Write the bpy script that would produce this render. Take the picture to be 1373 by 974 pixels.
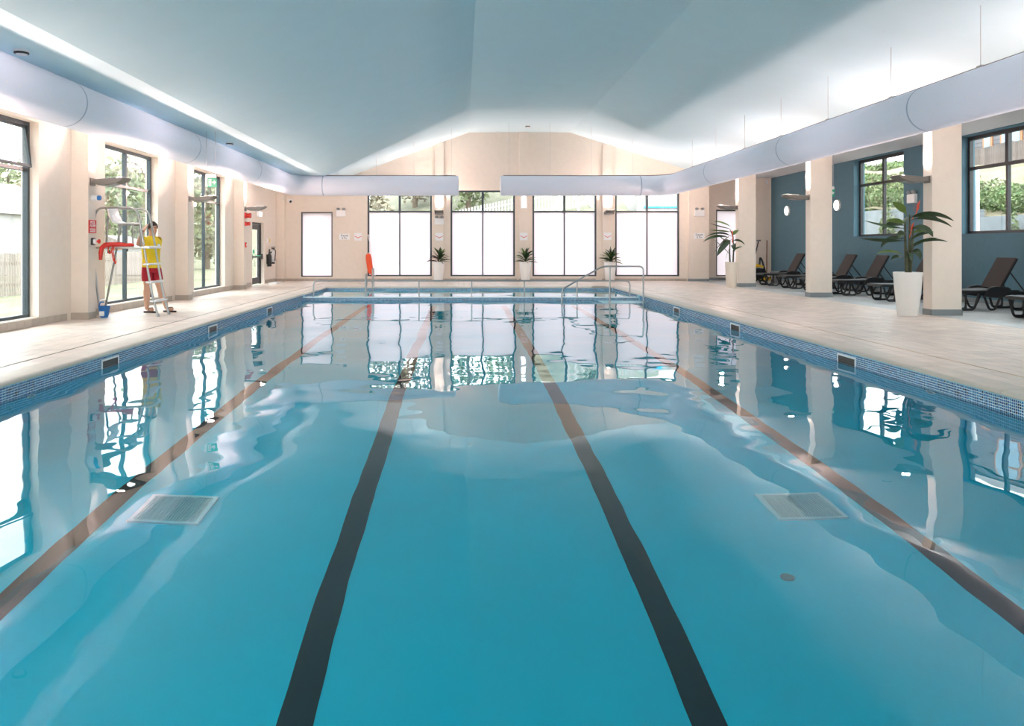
import bpy, bmesh, math, random
import numpy as np
from mathutils import Vector, Matrix, Euler

random.seed(7)
RNG = np.random.default_rng(11)
for o in list(bpy.data.objects):
    bpy.data.objects.remove(o)
SC = bpy.context.scene
COL = SC.collection
PI = math.pi
CAM_H = 1.36

# ------------------------------------------------------------------ camera
cam_d = bpy.data.cameras.new('camera')
cam = bpy.data.objects.new('camera', cam_d)
COL.objects.link(cam)
cam.location = (0, 0, CAM_H)
cam.rotation_euler = (PI / 2, 0, 0)
cam_d.sensor_fit = 'HORIZONTAL'
cam_d.sensor_width = 36
cam_d.lens = 36 * 1060 / 1373
cam_d.shift_x = (686.5 - 620) / 1373
cam_d.shift_y = (331 - 487) / 1373
cam_d.clip_start = 0.05
cam_d.clip_end = 500
SC.camera = cam

# ------------------------------------------------------------------ sky, exposure
SKY = 2.6
UPLIGHT_W = 40
world = bpy.data.worlds.new('overcast_sky')
SC.world = world
world.use_nodes = True
wn = world.node_tree.nodes
wl = world.node_tree.links
wn.clear()
w_out = wn.new('ShaderNodeOutputWorld')
w_bg = wn.new('ShaderNodeBackground')
w_bg.inputs['Color'].default_value = (0.93, 0.97, 1.0, 1)
w_bg.inputs['Strength'].default_value = SKY
wl.new(w_bg.outputs[0], w_out.inputs[0])
SC.view_settings.view_transform = 'Standard'
SC.view_settings.look = 'None'
SC.view_settings.gamma = 1
SC.view_settings.use_curve_mapping = False
SC.view_settings.exposure = 1.52
cy = SC.cycles
cy.max_bounces = 14
cy.diffuse_bounces = 7
cy.glossy_bounces = 6
cy.transmission_bounces = 12
cy.transparent_max_bounces = 24
cy.use_denoising = True
cy.sample_clamp_indirect = 10
cy.blur_glossy = 0.0
cy.caustics_refractive = True
cy.caustics_reflective = True


# ------------------------------------------------------------------ materials
def nmat(name):
    m = bpy.data.materials.new(name)
    m.use_nodes = True
    nt = m.node_tree
    b = nt.nodes.get('Principled BSDF')
    return m, nt, b


def mat(name, col, rough=0.5, metal=0.0, var=0.0, scale=6.0, bump=0.0, bscale=60.0, emit=None, estr=0.0, spec=0.5, island=0.0, coat=0.0):
    m, nt, b = nmat(name)
    n, l = nt.nodes, nt.links
    c = (col[0], col[1], col[2], 1)
    b.inputs['Base Color'].default_value = c
    b.inputs['Roughness'].default_value = rough
    b.inputs['Metallic'].default_value = metal
    b.inputs['Specular IOR Level'].default_value = spec
    b.inputs['Coat Weight'].default_value = coat
    if var or bump:
        tc = n.new('ShaderNodeTexCoord')
    src = None
    if var:
        t = n.new('ShaderNodeTexNoise')
        t.inputs['Scale'].default_value = scale
        t.inputs['Detail'].default_value = 4
        l.new(tc.outputs['Object'], t.inputs['Vector'])
        r = n.new('ShaderNodeMapRange')
        r.inputs['From Min'].default_value = 0.3
        r.inputs['From Max'].default_value = 0.7
        r.inputs['To Min'].default_value = 1 - var
        r.inputs['To Max'].default_value = 1 + var
        l.new(t.outputs['Fac'], r.inputs['Value'])
        src = r.outputs[0]
    if island:
        g = n.new('ShaderNodeNewGeometry')
        oi = n.new('ShaderNodeObjectInfo')
        ad = n.new('ShaderNodeMath')
        ad.operation = 'ADD'
        l.new(g.outputs['Random Per Island'], ad.inputs[0])
        l.new(oi.outputs['Random'], ad.inputs[1])
        fr = n.new('ShaderNodeMath')
        fr.operation = 'FRACT'
        l.new(ad.outputs[0], fr.inputs[0])
        r2 = n.new('ShaderNodeMapRange')
        r2.inputs['To Min'].default_value = 1 - island
        r2.inputs['To Max'].default_value = 1 + island
        l.new(fr.outputs[0], r2.inputs['Value'])
        if src is not None:
            mm = n.new('ShaderNodeMath')
            mm.operation = 'MULTIPLY'
            l.new(src, mm.inputs[0])
            l.new(r2.outputs[0], mm.inputs[1])
            src = mm.outputs[0]
        else:
            src = r2.outputs[0]
    if src is not None:
        vm = n.new('ShaderNodeVectorMath')
        vm.operation = 'SCALE'
        vm.inputs[0].default_value = col
        l.new(src, vm.inputs['Scale'])
        l.new(vm.outputs[0], b.inputs['Base Color'])
    if bump:
        t2 = n.new('ShaderNodeTexNoise')
        t2.inputs['Scale'].default_value = bscale
        t2.inputs['Detail'].default_value = 3
        l.new(tc.outputs['Object'], t2.inputs['Vector'])
        bp = n.new('ShaderNodeBump')
        bp.inputs['Strength'].default_value = bump
        bp.inputs['Distance'].default_value = 0.01
        l.new(t2.outputs['Fac'], bp.inputs['Height'])
        l.new(bp.outputs[0], b.inputs['Normal'])
    if emit:
        b.inputs['Emission Color'].default_value = (*emit, 1)
        b.inputs['Emission Strength'].default_value = estr
    return m


M = {}
M['wall'] = mat('cream_wall_paint', (0.79, 0.70, 0.61), 0.75, var=0.02, bump=0.15, bscale=40)
M['blue_wall'] = mat('slate_blue_wall_paint', (0.082, 0.178, 0.232), 0.7, var=0.04, bump=0.15, bscale=40)
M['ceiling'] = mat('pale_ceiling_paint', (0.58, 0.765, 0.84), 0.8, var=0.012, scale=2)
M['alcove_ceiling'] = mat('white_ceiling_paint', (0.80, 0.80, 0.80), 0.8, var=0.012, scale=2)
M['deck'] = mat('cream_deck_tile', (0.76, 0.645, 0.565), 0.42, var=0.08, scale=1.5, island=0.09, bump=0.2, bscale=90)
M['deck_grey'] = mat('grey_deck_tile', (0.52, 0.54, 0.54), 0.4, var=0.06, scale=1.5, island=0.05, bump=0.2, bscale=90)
M['grout'] = mat('deck_grout', (0.30, 0.25, 0.22), 0.8)
M['coping'] = mat('coping_stone_glaze', (0.66, 0.58, 0.50), 0.5, var=0.05, scale=5, island=0.05)
M['drain'] = mat('dark_drain_slot', (0.05, 0.045, 0.04), 0.7)
M['rust'] = mat('rust_stained_joint', (0.55, 0.36, 0.20), 0.6, var=0.4, scale=1.2)
M['base_tile'] = mat('beige_skirting_tile', (0.46, 0.40, 0.34), 0.4, var=0.05, island=0.08)
M['base_grey'] = mat('grey_skirting_tile', (0.23, 0.26, 0.27), 0.45, var=0.05, island=0.08)
M['pool_wall'] = mat('aqua_pool_wall', (0.08, 0.58, 0.76), 0.4, var=0.05, scale=2)
M['pool_floor'] = mat('aqua_pool_floor', (0.003, 0.63, 0.775), 0.5, var=0.04, scale=1.0)
M['lane'] = mat('black_lane_tile', (0.012, 0.012, 0.014), 0.5)
M['mosaic_grout'] = mat('pale_blue_grout', (0.60, 0.74, 0.80), 0.7)
M['frame'] = mat('slate_grey_window_frame', (0.035, 0.052, 0.065), 0.4)
M['frame_dark'] = mat('dark_brown_window_frame', (0.022, 0.022, 0.026), 0.4)
M['steel'] = mat('brushed_stainless_steel', (0.40, 0.41, 0.41), 0.28, metal=1.0)
M['steel_dull'] = mat('dull_stainless_steel', (0.50, 0.50, 0.48), 0.4, metal=0.9)
M['white_plastic'] = mat('white_plastic', (0.80, 0.80, 0.80), 0.35)
M['cream_plastic'] = mat('cream_plastic', (0.80, 0.72, 0.62), 0.35)
M['grey_plastic'] = mat('grey_plastic', (0.30, 0.31, 0.32), 0.4)
M['black_plastic'] = mat('black_plastic', (0.012, 0.013, 0.015), 0.35)
M['red_plastic'] = mat('red_plastic', (0.62, 0.03, 0.02), 0.4)
M['orange_foam'] = mat('orange_red_foam', (0.85, 0.10, 0.03), 0.55)
M['blue_plastic'] = mat('blue_plastic', (0.02, 0.17, 0.50), 0.4)
M['green_sign'] = mat('green_sign', (0.02, 0.42, 0.24), 0.4)
M['sign_white'] = mat('white_sign_face', (0.85, 0.85, 0.86), 0.4)
M['sign_red'] = mat('red_sign_face', (0.66, 0.03, 0.025), 0.4)
M['sign_black'] = mat('black_lettering', (0.02, 0.02, 0.02), 0.5)
M['pot'] = mat('white_glazed_planter', (0.83, 0.81, 0.78), 0.25, coat=0.3)
M['pot_cream'] = mat('cream_glazed_planter', (0.78, 0.70, 0.60), 0.3, coat=0.3)
M['soil'] = mat('dark_soil', (0.03, 0.022, 0.015), 0.9)
M['leaf'] = mat('dark_green_leaf', (0.022, 0.055, 0.02), 0.4, var=0.3, scale=9, island=0.25)
M['leaf_light'] = mat('fresh_green_leaf', (0.10, 0.17, 0.035), 0.4, var=0.2, scale=9, island=0.25)
M['leaf_purple'] = mat('dark_purple_leaf', (0.06, 0.025, 0.03), 0.4, island=0.25)
M['stem'] = mat('green_brown_stem', (0.06, 0.07, 0.03), 0.6, var=0.3)
M['flower'] = mat('red_orange_bract', (0.65, 0.08, 0.02), 0.45)
M['resin'] = mat('black_resin', (0.012, 0.013, 0.015), 0.38)
M['sling'] = mat('brown_black_sling_fabric', (0.045, 0.034, 0.032), 0.75, bump=0.2, bscale=200)
M['sling_grey'] = mat('grey_sling_fabric', (0.10, 0.105, 0.11), 0.55, bump=0.2, bscale=200)
M['skin'] = mat('skin', (0.62, 0.36, 0.25), 0.5, var=0.05)
M['hair'] = mat('dark_brown_hair', (0.035, 0.02, 0.012), 0.6)
M['shirt'] = mat('yellow_cotton', (0.86, 0.60, 0.02), 0.8, bump=0.2, bscale=30)
M['shorts'] = mat('red_cotton', (0.42, 0.015, 0.03), 0.8, bump=0.2, bscale=30)
M['flipflop'] = mat('dark_brown_rubber', (0.04, 0.02, 0.018), 0.6)
M['eye'] = mat('dark_eye', (0.02, 0.015, 0.012), 0.3)
M['lip'] = mat('lip', (0.45, 0.18, 0.14), 0.5)
M['duct'] = None
M['seam'] = mat('slate_seam_zip', (0.46, 0.53, 0.64), 0.7)
M['hole'] = mat('white_air_eyelet', (0.9, 0.9, 0.9), 0.5)
M['rail'] = mat('aluminium_rail', (0.30, 0.27, 0.25), 0.5, metal=0.4)
M['wire'] = mat('steel_wire', (0.55, 0.53, 0.53), 0.6, metal=0.2)
M['lum'] = mat('grey_luminaire_body', (0.16, 0.145, 0.13), 0.45, metal=0.2)
M['lamp_on'] = mat('lit_opal_diffuser', (0.9, 0.9, 0.9), 0.4, emit=(1.0, 0.88, 0.80), estr=2.6)
M['yellow'] = mat('yellow_plastic', (0.80, 0.50, 0.02), 0.4)
M['wood'] = mat('brown_wood', (0.26, 0.11, 0.04), 0.6, var=0.2, scale=12)
# outdoors
M['lawn'] = mat('lawn_grass', (0.17, 0.17, 0.10), 0.9, var=0.3, scale=0.8, bump=0.3)
M['bank_grass'] = mat('winter_bank_grass', (0.17, 0.165, 0.115), 0.9, var=0.3, scale=0.8, bump=0.3)
M['straw'] = mat('dry_grass_slope', (0.19, 0.165, 0.10), 0.9, var=0.3, scale=1.2, bump=0.4, bscale=8)
M['paving'] = mat('pale_paving', (0.26, 0.24, 0.22), 0.8, var=0.08, scale=1.5)
M['stone'] = mat('pale_rendered_wall', (0.21, 0.235, 0.25), 0.8, var=0.15, scale=2)
M['hedge'] = mat('hedge_leaf', (0.13, 0.175, 0.065), 0.6, var=0.4, scale=1.5, island=0.4)
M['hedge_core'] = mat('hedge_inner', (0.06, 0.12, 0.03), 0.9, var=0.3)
M['tree_leaf'] = mat('tree_leaf', (0.17, 0.20, 0.10), 0.6, island=0.45)
M['tree_brown'] = mat('budding_tree_twig', (0.24, 0.20, 0.14), 0.7, island=0.35)
M['bark'] = mat('bark', (0.16, 0.12, 0.09), 0.9, var=0.2)
M['white_paint'] = mat('white_painted_timber', (0.42, 0.40, 0.39), 0.6)
M['fence_wood'] = mat('weathered_fence_timber', (0.14, 0.11, 0.10), 0.8, var=0.15, island=0.2)
M['fence_pale'] = mat('pale_fence_timber', (0.30, 0.25, 0.22), 0.8, island=0.12)
M['clad'] = mat('grey_weatherboard', (0.13, 0.125, 0.14), 0.7, island=0.1)
M['render_white'] = mat('white_render', (0.38, 0.37, 0.36), 0.8)
M['roof'] = mat('grey_brown_roof', (0.20, 0.17, 0.16), 0.8, var=0.2)
M['orange_trim'] = mat('orange_timber_trim', (0.36, 0.16, 0.07), 0.6)
M['pane_dark'] = mat('blue_window_glass', (0.20, 0.32, 0.42), 0.1)
M['blue_trim'] = mat('bright_blue_trim', (0.03, 0.40, 0.75), 0.5)


def mix_glass():
    m, nt, b = nmat('clear_window_glass')
    n, l = nt.nodes, nt.links
    n.remove(b)
    out = [x for x in n if x.type == 'OUTPUT_MATERIAL'][0]
    t = n.new('ShaderNodeBsdfTransparent')
    t.inputs[0].default_value = (0.93, 0.96, 0.95, 1)
    g = n.new('ShaderNodeBsdfGlossy')
    g.inputs['Roughness'].default_value = 0.0
    f = n.new('ShaderNodeFresnel')
    # same reflectance from both faces of the pane
    ge = n.new('ShaderNodeNewGeometry')
    mr = n.new('ShaderNodeMapRange')
    mr.inputs['To Min'].default_value = 1.35
    mr.inputs['To Max'].default_value = 1 / 1.35
    l.new(ge.outputs['Backfacing'], mr.inputs['Value'])
    l.new(mr.outputs[0], f.inputs['IOR'])
    mx = n.new('ShaderNodeMixShader')
    l.new(f.outputs[0], mx.inputs[0])
    l.new(t.outputs[0], mx.inputs[1])
    l.new(g.outputs[0], mx.inputs[2])
    l.new(mx.outputs[0], out.inputs[0])
    return m


def frosted():
    m, nt, b = nmat('frosted_window_glass')
    n, l = nt.nodes, nt.links
    n.remove(b)
    out = [x for x in n if x.type == 'OUTPUT_MATERIAL'][0]
    t = n.new('ShaderNodeBsdfTranslucent')
    t.inputs[0].default_value = (0.77, 0.725, 0.755, 1)
    d = n.new('ShaderNodeBsdfDiffuse')
    d.inputs[0].default_value = (0.90, 0.88, 0.90, 1)
    mx = n.new('ShaderNodeMixShader')
    mx.inputs[0].default_value = 0.30
    l.new(t.outputs[0], mx.inputs[1])
    l.new(d.outputs[0], mx.inputs[2])
    l.new(mx.outputs[0], out.inputs[0])
    return m


def water_mat(name, tint):
    m, nt, b = nmat(name)
    b.inputs['Base Color'].default_value = (*tint, 1)
    b.inputs['Roughness'].default_value = 0.0
    b.inputs['IOR'].default_value = 1.333
    b.inputs['Transmission Weight'].default_value = 1.0
    return m


def mosaic_mat():
    m, nt, b = nmat('blue_mosaic_glaze')
    n, l = nt.nodes, nt.links
    g = n.new('ShaderNodeNewGeometry')
    cr = n.new('ShaderNodeValToRGB')
    cr.color_ramp.interpolation = 'CONSTANT'
    e = cr.color_ramp.elements
    e[0].position = 0
    e[0].color = (0.012, 0.07, 0.20, 1)
    e[1].position = 0.30
    e[1].color = (0.02, 0.12, 0.30, 1)
    for p, c in ((0.55, (0.035, 0.18, 0.38, 1)), (0.78, (0.08, 0.28, 0.46, 1)), (0.93, (0.006, 0.012, 0.05, 1))):
        k = e.new(p)
        k.color = c
    l.new(g.outputs['Random Per Island'], cr.inputs[0])
    l.new(cr.outputs[0], b.inputs['Base Color'])
    b.inputs['Roughness'].default_value = 0.25
    return m


def grate_mat():
    return mat('grate_steel', (0.62, 0.66, 0.66), 0.45)


def duct_mat():
    # thin woven fabric: mostly scatters, lets some light through
    m, nt, b = nmat('pale_lilac_duct_fabric')
    n, l = nt.nodes, nt.links
    out = [x for x in n if x.type == 'OUTPUT_MATERIAL'][0]
    b.inputs['Base Color'].default_value = (0.85, 0.88, 0.95, 1)
    b.inputs['Roughness'].default_value = 0.8
    t = n.new('ShaderNodeBsdfTranslucent')
    t.inputs[0].default_value = (0.82, 0.87, 0.95, 1)
    mx = n.new('ShaderNodeMixShader')
    mx.inputs[0].default_value = 0.35
    l.new(b.outputs[0], mx.inputs[1])
    l.new(t.outputs[0], mx.inputs[2])
    l.new(mx.outputs[0], out.inputs[0])
    return m


M['duct'] = duct_mat()
M['glass'] = mix_glass()
M['frost'] = frosted()
M['water'] = water_mat('pool_water_clear', (0.55, 0.92, 0.97))
M['water2'] = water_mat('shallow_pool_water', (0.75, 0.95, 0.98))
M['mosaic'] = mosaic_mat()
M['grate'] = grate_mat()


# ------------------------------------------------------------------ mesh helpers
class MB:
    """collects geometry, then links it as one mesh object"""

    def __init__(s):
        s.v = []
        s.f = []

    def add(s, vs, fs):
        o = len(s.v)
        s.v.extend([tuple(p) for p in vs])
        s.f.extend([tuple(i + o for i in f) for f in fs])
        return s

    def box(s, x0, x1, y0, y1, z0, z1):
        return s.add([(x0, y0, z0), (x1, y0, z0), (x1, y1, z0), (x0, y1, z0), (x0, y0, z1), (x1, y0, z1), (x1, y1, z1), (x0, y1, z1)],
                     [(0, 3, 2, 1), (4, 5, 6, 7), (0, 1, 5, 4), (1, 2, 6, 5), (2, 3, 7, 6), (3, 0, 4, 7)])

    def cbox(s, c, d, rot=None):
        pts = []
        for sx, sy, sz in ((-1, -1, -1), (1, -1, -1), (1, 1, -1), (-1, 1, -1), (-1, -1, 1), (1, -1, 1), (1, 1, 1), (-1, 1, 1)):
            p = Vector((sx * d[0] / 2, sy * d[1] / 2, sz * d[2] / 2))
            if rot is not None:
                p = rot @ p
            pts.append(p + Vector(c))
        return s.add(pts, [(0, 3, 2, 1), (4, 5, 6, 7), (0, 1, 5, 4), (1, 2, 6, 5), (2, 3, 7, 6), (3, 0, 4, 7)])

    def tube(s, path, r, n=8, caps=True):
        P = [Vector(p) for p in path]
        R = r if isinstance(r, (list, tuple)) else [r] * len(P)
        vs, fs = [], []
        prev = None
        for i, p in enumerate(P):
            if i == 0:
                t = P[1] - P[0]
            elif i == len(P) - 1:
                t = P[-1] - P[-2]
            else:
                t = (P[i + 1] - P[i]).normalized() + (P[i] - P[i - 1]).normalized()
            t.normalize()
            if prev is None:
                a = Vector((0, 0, 1)) if abs(t.z) < 0.9 else Vector((1, 0, 0))
                u = t.cross(a).normalized()
            else:
                u = (prev - t * prev.dot(t)).normalized()
            prev = u
            w = t.cross(u)
            for k in range(n):
                an = 2 * PI * k / n
                vs.append(p + (u * math.cos(an) + w * math.sin(an)) * R[i])
        for i in range(len(P) - 1):
            for k in range(n):
                a, b = i * n + k, i * n + (k + 1) % n
                fs.append((a, b, b + n, a + n))
        if caps:
            fs.append(tuple(range(n))[::-1])
            fs.append(tuple(range((len(P) - 1) * n, len(P) * n)))
        return s.add(vs, fs)

    def lathe(s, prof, n=24, c=(0, 0, 0), close=True):
        vs, fs = [], []
        for r, z in prof:
            for k in range(n):
                a = 2 * PI * k / n
                vs.append((c[0] + r * math.cos(a), c[1] + r * math.sin(a), c[2] + z))
        for i in range(len(prof) - 1):
            for k in range(n):
                a, b = i * n + k, i * n + (k + 1) % n
                fs.append((a, b, b + n, a + n))
        if close:
            fs.append(tuple(range(n))[::-1])
            fs.append(tuple(range((len(prof) - 1) * n, len(prof) * n)))
        return s.add(vs, fs)

    def prism(s, poly, y0, y1, axis='y'):
        """poly of (a, z) points, extruded along y (a = x) or along x (a = y) or z (a,b = x,y)"""
        n = len(poly)
        vs = []
        for q in (y0, y1):
            for a, z in poly:
                vs.append((a, q, z) if axis == 'y' else ((q, a, z) if axis == 'x' else (a, z, q)))
        fs = [tuple(range(n)), tuple(range(n, 2 * n))[::-1]]
        for k in range(n):
            fs.append((k, k + n, (k + 1) % n + n, (k + 1) % n))
        return s.add(vs, fs)

    def ellipsoid(s, c, r, nu=14, nv=9, rot=None):
        vs, fs = [], []
        for j in range(nv + 1):
            th = PI * j / nv
            for i in range(nu):
                ph = 2 * PI * i / nu
                p = Vector((r[0] * math.sin(th) * math.cos(ph), r[1] * math.sin(th) * math.sin(ph), r[2] * math.cos(th)))
                if rot is not None:
                    p = rot @ p
                vs.append(p + Vector(c))
        for j in range(nv):
            for i in range(nu):
                a, b = j * nu + i, j * nu + (i + 1) % nu
                fs.append((a, a + nu, b + nu, b))
        return s.add(vs, fs)

    def mesh(s, name, m, smooth=False, fix=True, bevel=0.0, bseg=2):
        me = bpy.data.meshes.new(name)
        me.from_pydata(s.v, [], s.f)
        if fix or bevel:
            bm = bmesh.new()
            bm.from_mesh(me)
            bmesh.ops.remove_doubles(bm, verts=bm.verts, dist=1e-6)
            if bevel:
                es = [e for e in bm.edges if len(e.link_faces) == 2 and e.calc_face_angle(0) > 0.5]
                bmesh.ops.bevel(bm, geom=es, offset=bevel, segments=bseg, profile=0.6, affect='EDGES')
            bmesh.ops.recalc_face_normals(bm, faces=bm.faces)
            bm.to_mesh(me)
            bm.free()
        me.materials.append(m)
        if smooth:
            me.shade_smooth() if hasattr(me, 'shade_smooth') else None
            if smooth == 'auto':
                me.set_sharp_from_angle(angle=math.radians(40))
        me.update()
        return me

    def build(s, name, m, parent=None, smooth=False, fix=True, bevel=0.0, bseg=2, loc=None, label=None):
        me = s.mesh(name, m, smooth, fix, bevel, bseg)
        return link(name, me, parent, loc, label)


def link(name, me, parent=None, loc=None, label=None, rot=None):
    o = bpy.data.objects.new(name, me)
    COL.objects.link(o)
    if parent is not None:
        o.parent = parent
    if loc is not None:
        o.location = loc
    if rot is not None:
        o.rotation_euler = rot
    if label:
        o['label'] = label
    return o


def tag(o, label, cat, group=None, kind=None):
    o['label'] = label
    o['category'] = cat
    if group:
        o['group'] = group
    if kind:
        o['kind'] = kind
    return o


def thing(name, label, cat, loc=(0, 0, 0), rz=0.0, group=None, kind=None):
    o = bpy.data.objects.new(name, None)
    COL.objects.link(o)
    o.empty_display_size = 0.1
    o.location = loc
    o.rotation_euler = (0, 0, rz)
    return tag(o, label, cat, group, kind)


def copy_tree(o, parent=None):
    c = o.copy()
    COL.objects.link(c)
    if parent is not None:
        c.parent = parent
    for ch in list(o.children):
        copy_tree(ch, c)
    return c


def text(name, body, size, m, parent, loc, rot, extrude=0.0015):
    cu = bpy.data.curves.new(name, 'FONT')
    cu.body = body
    cu.size = size
    cu.align_x = 'CENTER'
    cu.align_y = 'CENTER'
    cu.extrude = extrude
    t = bpy.data.objects.new(name, cu)
    COL.objects.link(t)
    dg = bpy.context.evaluated_depsgraph_get()
    dg.update()
    me = bpy.data.meshes.new_from_object(t.evaluated_get(dg))
    bpy.data.objects.remove(t)
    bpy.data.curves.remove(cu)
    me.materials.clear()
    me.materials.append(m)
    o = link(name, me)
    o.parent = parent
    o.location = loc
    o.rotation_euler = rot
    return o


def slab_holes(mb, axis, c0, c1, u0, u1, z0, z1, holes):
    """wall slab between c0 and c1 on the axis, from u0..u1 and z0..z1, with rectangular holes (ua, ub, za, zb)"""
    us = sorted({u0, u1, *[h[0] for h in holes], *[h[1] for h in holes]})
    zs = sorted({z0, z1, *[h[2] for h in holes], *[h[3] for h in holes]})
    us = [u for u in us if u0 <= u <= u1]
    zs = [z for z in zs if z0 <= z <= z1]

    def solid(i, j):
        if i < 0 or j < 0 or i >= len(us) - 1 or j >= len(zs) - 1:
            return False
        um, zm = (us[i] + us[i + 1]) / 2, (zs[j] + zs[j + 1]) / 2
        return not any(h[0] < um < h[1] and h[2] < zm < h[3] for h in holes)

    def P(c, u, z):
        return (c, u, z) if axis == 'x' else (u, c, z)

    for i in range(len(us) - 1):
        for j in range(len(zs) - 1):
            if not solid(i, j):
                continue
            a, b, c, d = us[i], us[i + 1], zs[j], zs[j + 1]
            for q in (c0, c1):
                mb.add([P(q, a, c), P(q, b, c), P(q, b, d), P(q, a, d)], [(0, 1, 2, 3)])
            for di, dj, e in ((-1, 0, ((a, c), (a, d))), (1, 0, ((b, c), (b, d))), (0, -1, ((a, c), (b, c))), (0, 1, ((a, d), (b, d)))):
                if not solid(i + di, j + dj):
                    (ua, za), (ub, zb) = e
                    mb.add([P(c0, ua, za), P(c0, ub, zb), P(c1, ub, zb), P(c1, ua, za)], [(0, 1, 2, 3)])
    return mb


def rounded(path, r, n=6):
    """polyline with rounded corners"""
    P = [Vector(p) for p in path]
    out = [P[0]]
    for i in range(1, len(P) - 1):
        a = (P[i - 1] - P[i])
        b = (P[i + 1] - P[i])
        q = min(r, a.length * 0.49, b.length * 0.49)
        p0, p1 = P[i] + a.normalized() * q, P[i] + b.normalized() * q
        for k in range(n + 1):
            t = k / n
            out.append(p0 * (1 - t) ** 2 + P[i] * 2 * t * (1 - t) + p1 * t * t)
    out.append(P[-1])
    return out
# ------------------------------------------------------------------ room dimensions
XL, XR = -7.30, 12.50          # left wall, alcove wall
YF, YN = 31.30, -2.20          # far wall, near wall
YA = 32.0                      # far wall of the recess and alcove
PX0, PX1 = -4.62, 5.13         # pool sides
PY0, PY1 = 1.50, 22.90         # main pool
SY0, SY1 = 23.20, 26.90        # small pool
ZW, ZW2 = -0.20, -0.115        # water levels
ZB = -1.65                     # pool floor
CX = 9.36                      # pool side of the columns

LWIN = [(0.1, 2.9), (5.45, 8.25), (10.80, 13.62), (16.15, 18.95), (21.5, 24.3)]
RWIN = [(6.2, 9.05), (11.6, 14.45), (17.0, 19.83), (22.4, 25.25)]
FWIN = [(-3.76, -1.21), (-0.47, 2.08), (2.775, 5.31), (6.05, 8.59)]
DOOR = (27.45, 29.1)

# ---- left wall
mb = MB()
slab_holes(mb, 'x', XL - 0.30, XL, YN, YF + 0.3, 0, 3.95, [(a, b, 0.15, 3.50) for a, b in LWIN] + [(*DOOR, 0, 2.23)])
wall_left = mb.build('wall_left', M['wall'])
tag(wall_left, 'cream painted wall with tall windows along the lifeguard side of the pool', 'wall', kind='structure')

# ---- far wall with gable
mb = MB()
holes = [(a, b, 0.19, 3.59) for a, b in FWIN] + [(-6.39, -5.14, 0.17, 2.74)]
slab_holes(mb, 'y', YF, YF + 0.3, XL, 9.73, 0, 3.95, holes)
gx0 = 0.24 - (5.89 - 3.95) / 0.345
gable = [(-5.50, 3.95), (9.73, 3.95), (9.73, 5.89 - 0.3186 * (9.73 - 4.25)), (4.25, 5.89), (0.24, 5.89)]
mb.prism(gable, YF, YF + 0.3)
wall_far = mb.build('wall_far', M['wall'])
tag(wall_far, 'cream gabled end wall with frosted windows beyond the small pool', 'wall', kind='structure')
# recessed part behind the right-hand columns
mb = MB()
slab_holes(mb, 'y', YA, YA + 0.25, 9.60, XR + 0.4, 0, 4.4, [(10.27, 11.35, 0.17, 2.86)])
mb.box(9.48, 9.60, YF + 0.3, YA + 0.25, 0, 4.4)
o = mb.build('wall_recess', M['wall'])
tag(o, 'cream end wall of the lounger alcove with a narrow frosted window', 'wall', kind='structure')
# ---- right (alcove) wall
mb = MB()
slab_holes(mb, 'x', XR, XR + 0.35, YN, YA, 0, 4.4, [(a, b, 1.68, 4.10) for a, b in RWIN])
wall_right = mb.build('wall_right', M['blue_wall'])
tag(wall_right, 'slate blue wall behind the row of sun loungers', 'wall', kind='structure')
# ---- near wall (behind the camera): unseen, its windows added to light the hall
NWIN = [(-6.6, -4.05), (-3.5, -0.95), (5.8, 8.35), (9.6, 11.9)]
mb = MB()
slab_holes(mb, 'y', YN - 0.3, YN, XL - 0.3, XR + 0.35, 0, 4.15, [(a, b, 0.19, 3.59) for a, b in NWIN])
mb.prism([(-5.50, 4.15), (9.4, 4.15), (9.4, 4.25), (4.25, 5.89), (0.24, 5.89)], YN - 0.3, YN)
o = mb.build('wall_near', M['wall'])
tag(o, 'cream unseen end wall with added daylight windows behind the near edge of the pool', 'wall', kind='structure')

# ---- ceiling: sloped hall, flat eaves, alcove
prof = [(-7.6, 3.945), (-5.0, 3.945), (0.24, 5.89), (4.25, 5.89), (CX, 4.262), (CX, 4.15), (XR + 0.4, 4.15),
        (XR + 0.4, 4.55), (CX + 0.3, 4.7), (4.4, 6.3), (0.1, 6.3), (-5.2, 4.45), (-7.6, 4.35)]
mb = MB()
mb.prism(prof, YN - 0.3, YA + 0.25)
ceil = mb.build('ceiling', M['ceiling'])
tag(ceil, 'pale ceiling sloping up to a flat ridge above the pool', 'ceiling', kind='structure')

mb = MB()
mb.box(CX + 0.01, XR + 0.01, YN, YA, 4.135, 4.16)
o = mb.build('ceiling_alcove', M['alcove_ceiling'])
tag(o, 'flat white ceiling over the lounger alcove', 'ceiling', kind='structure')

# ---- piers on the walls, columns
def base_ring(parent, x0, x1, y0, y1, h, m, t=0.012):
    b = MB()
    b.box(x0 - t, x1 + t, y0 - t, y1 + t, 0.0, h)
    return b.build('skirting', m, parent, bevel=0.004, bseg=1)

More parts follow.
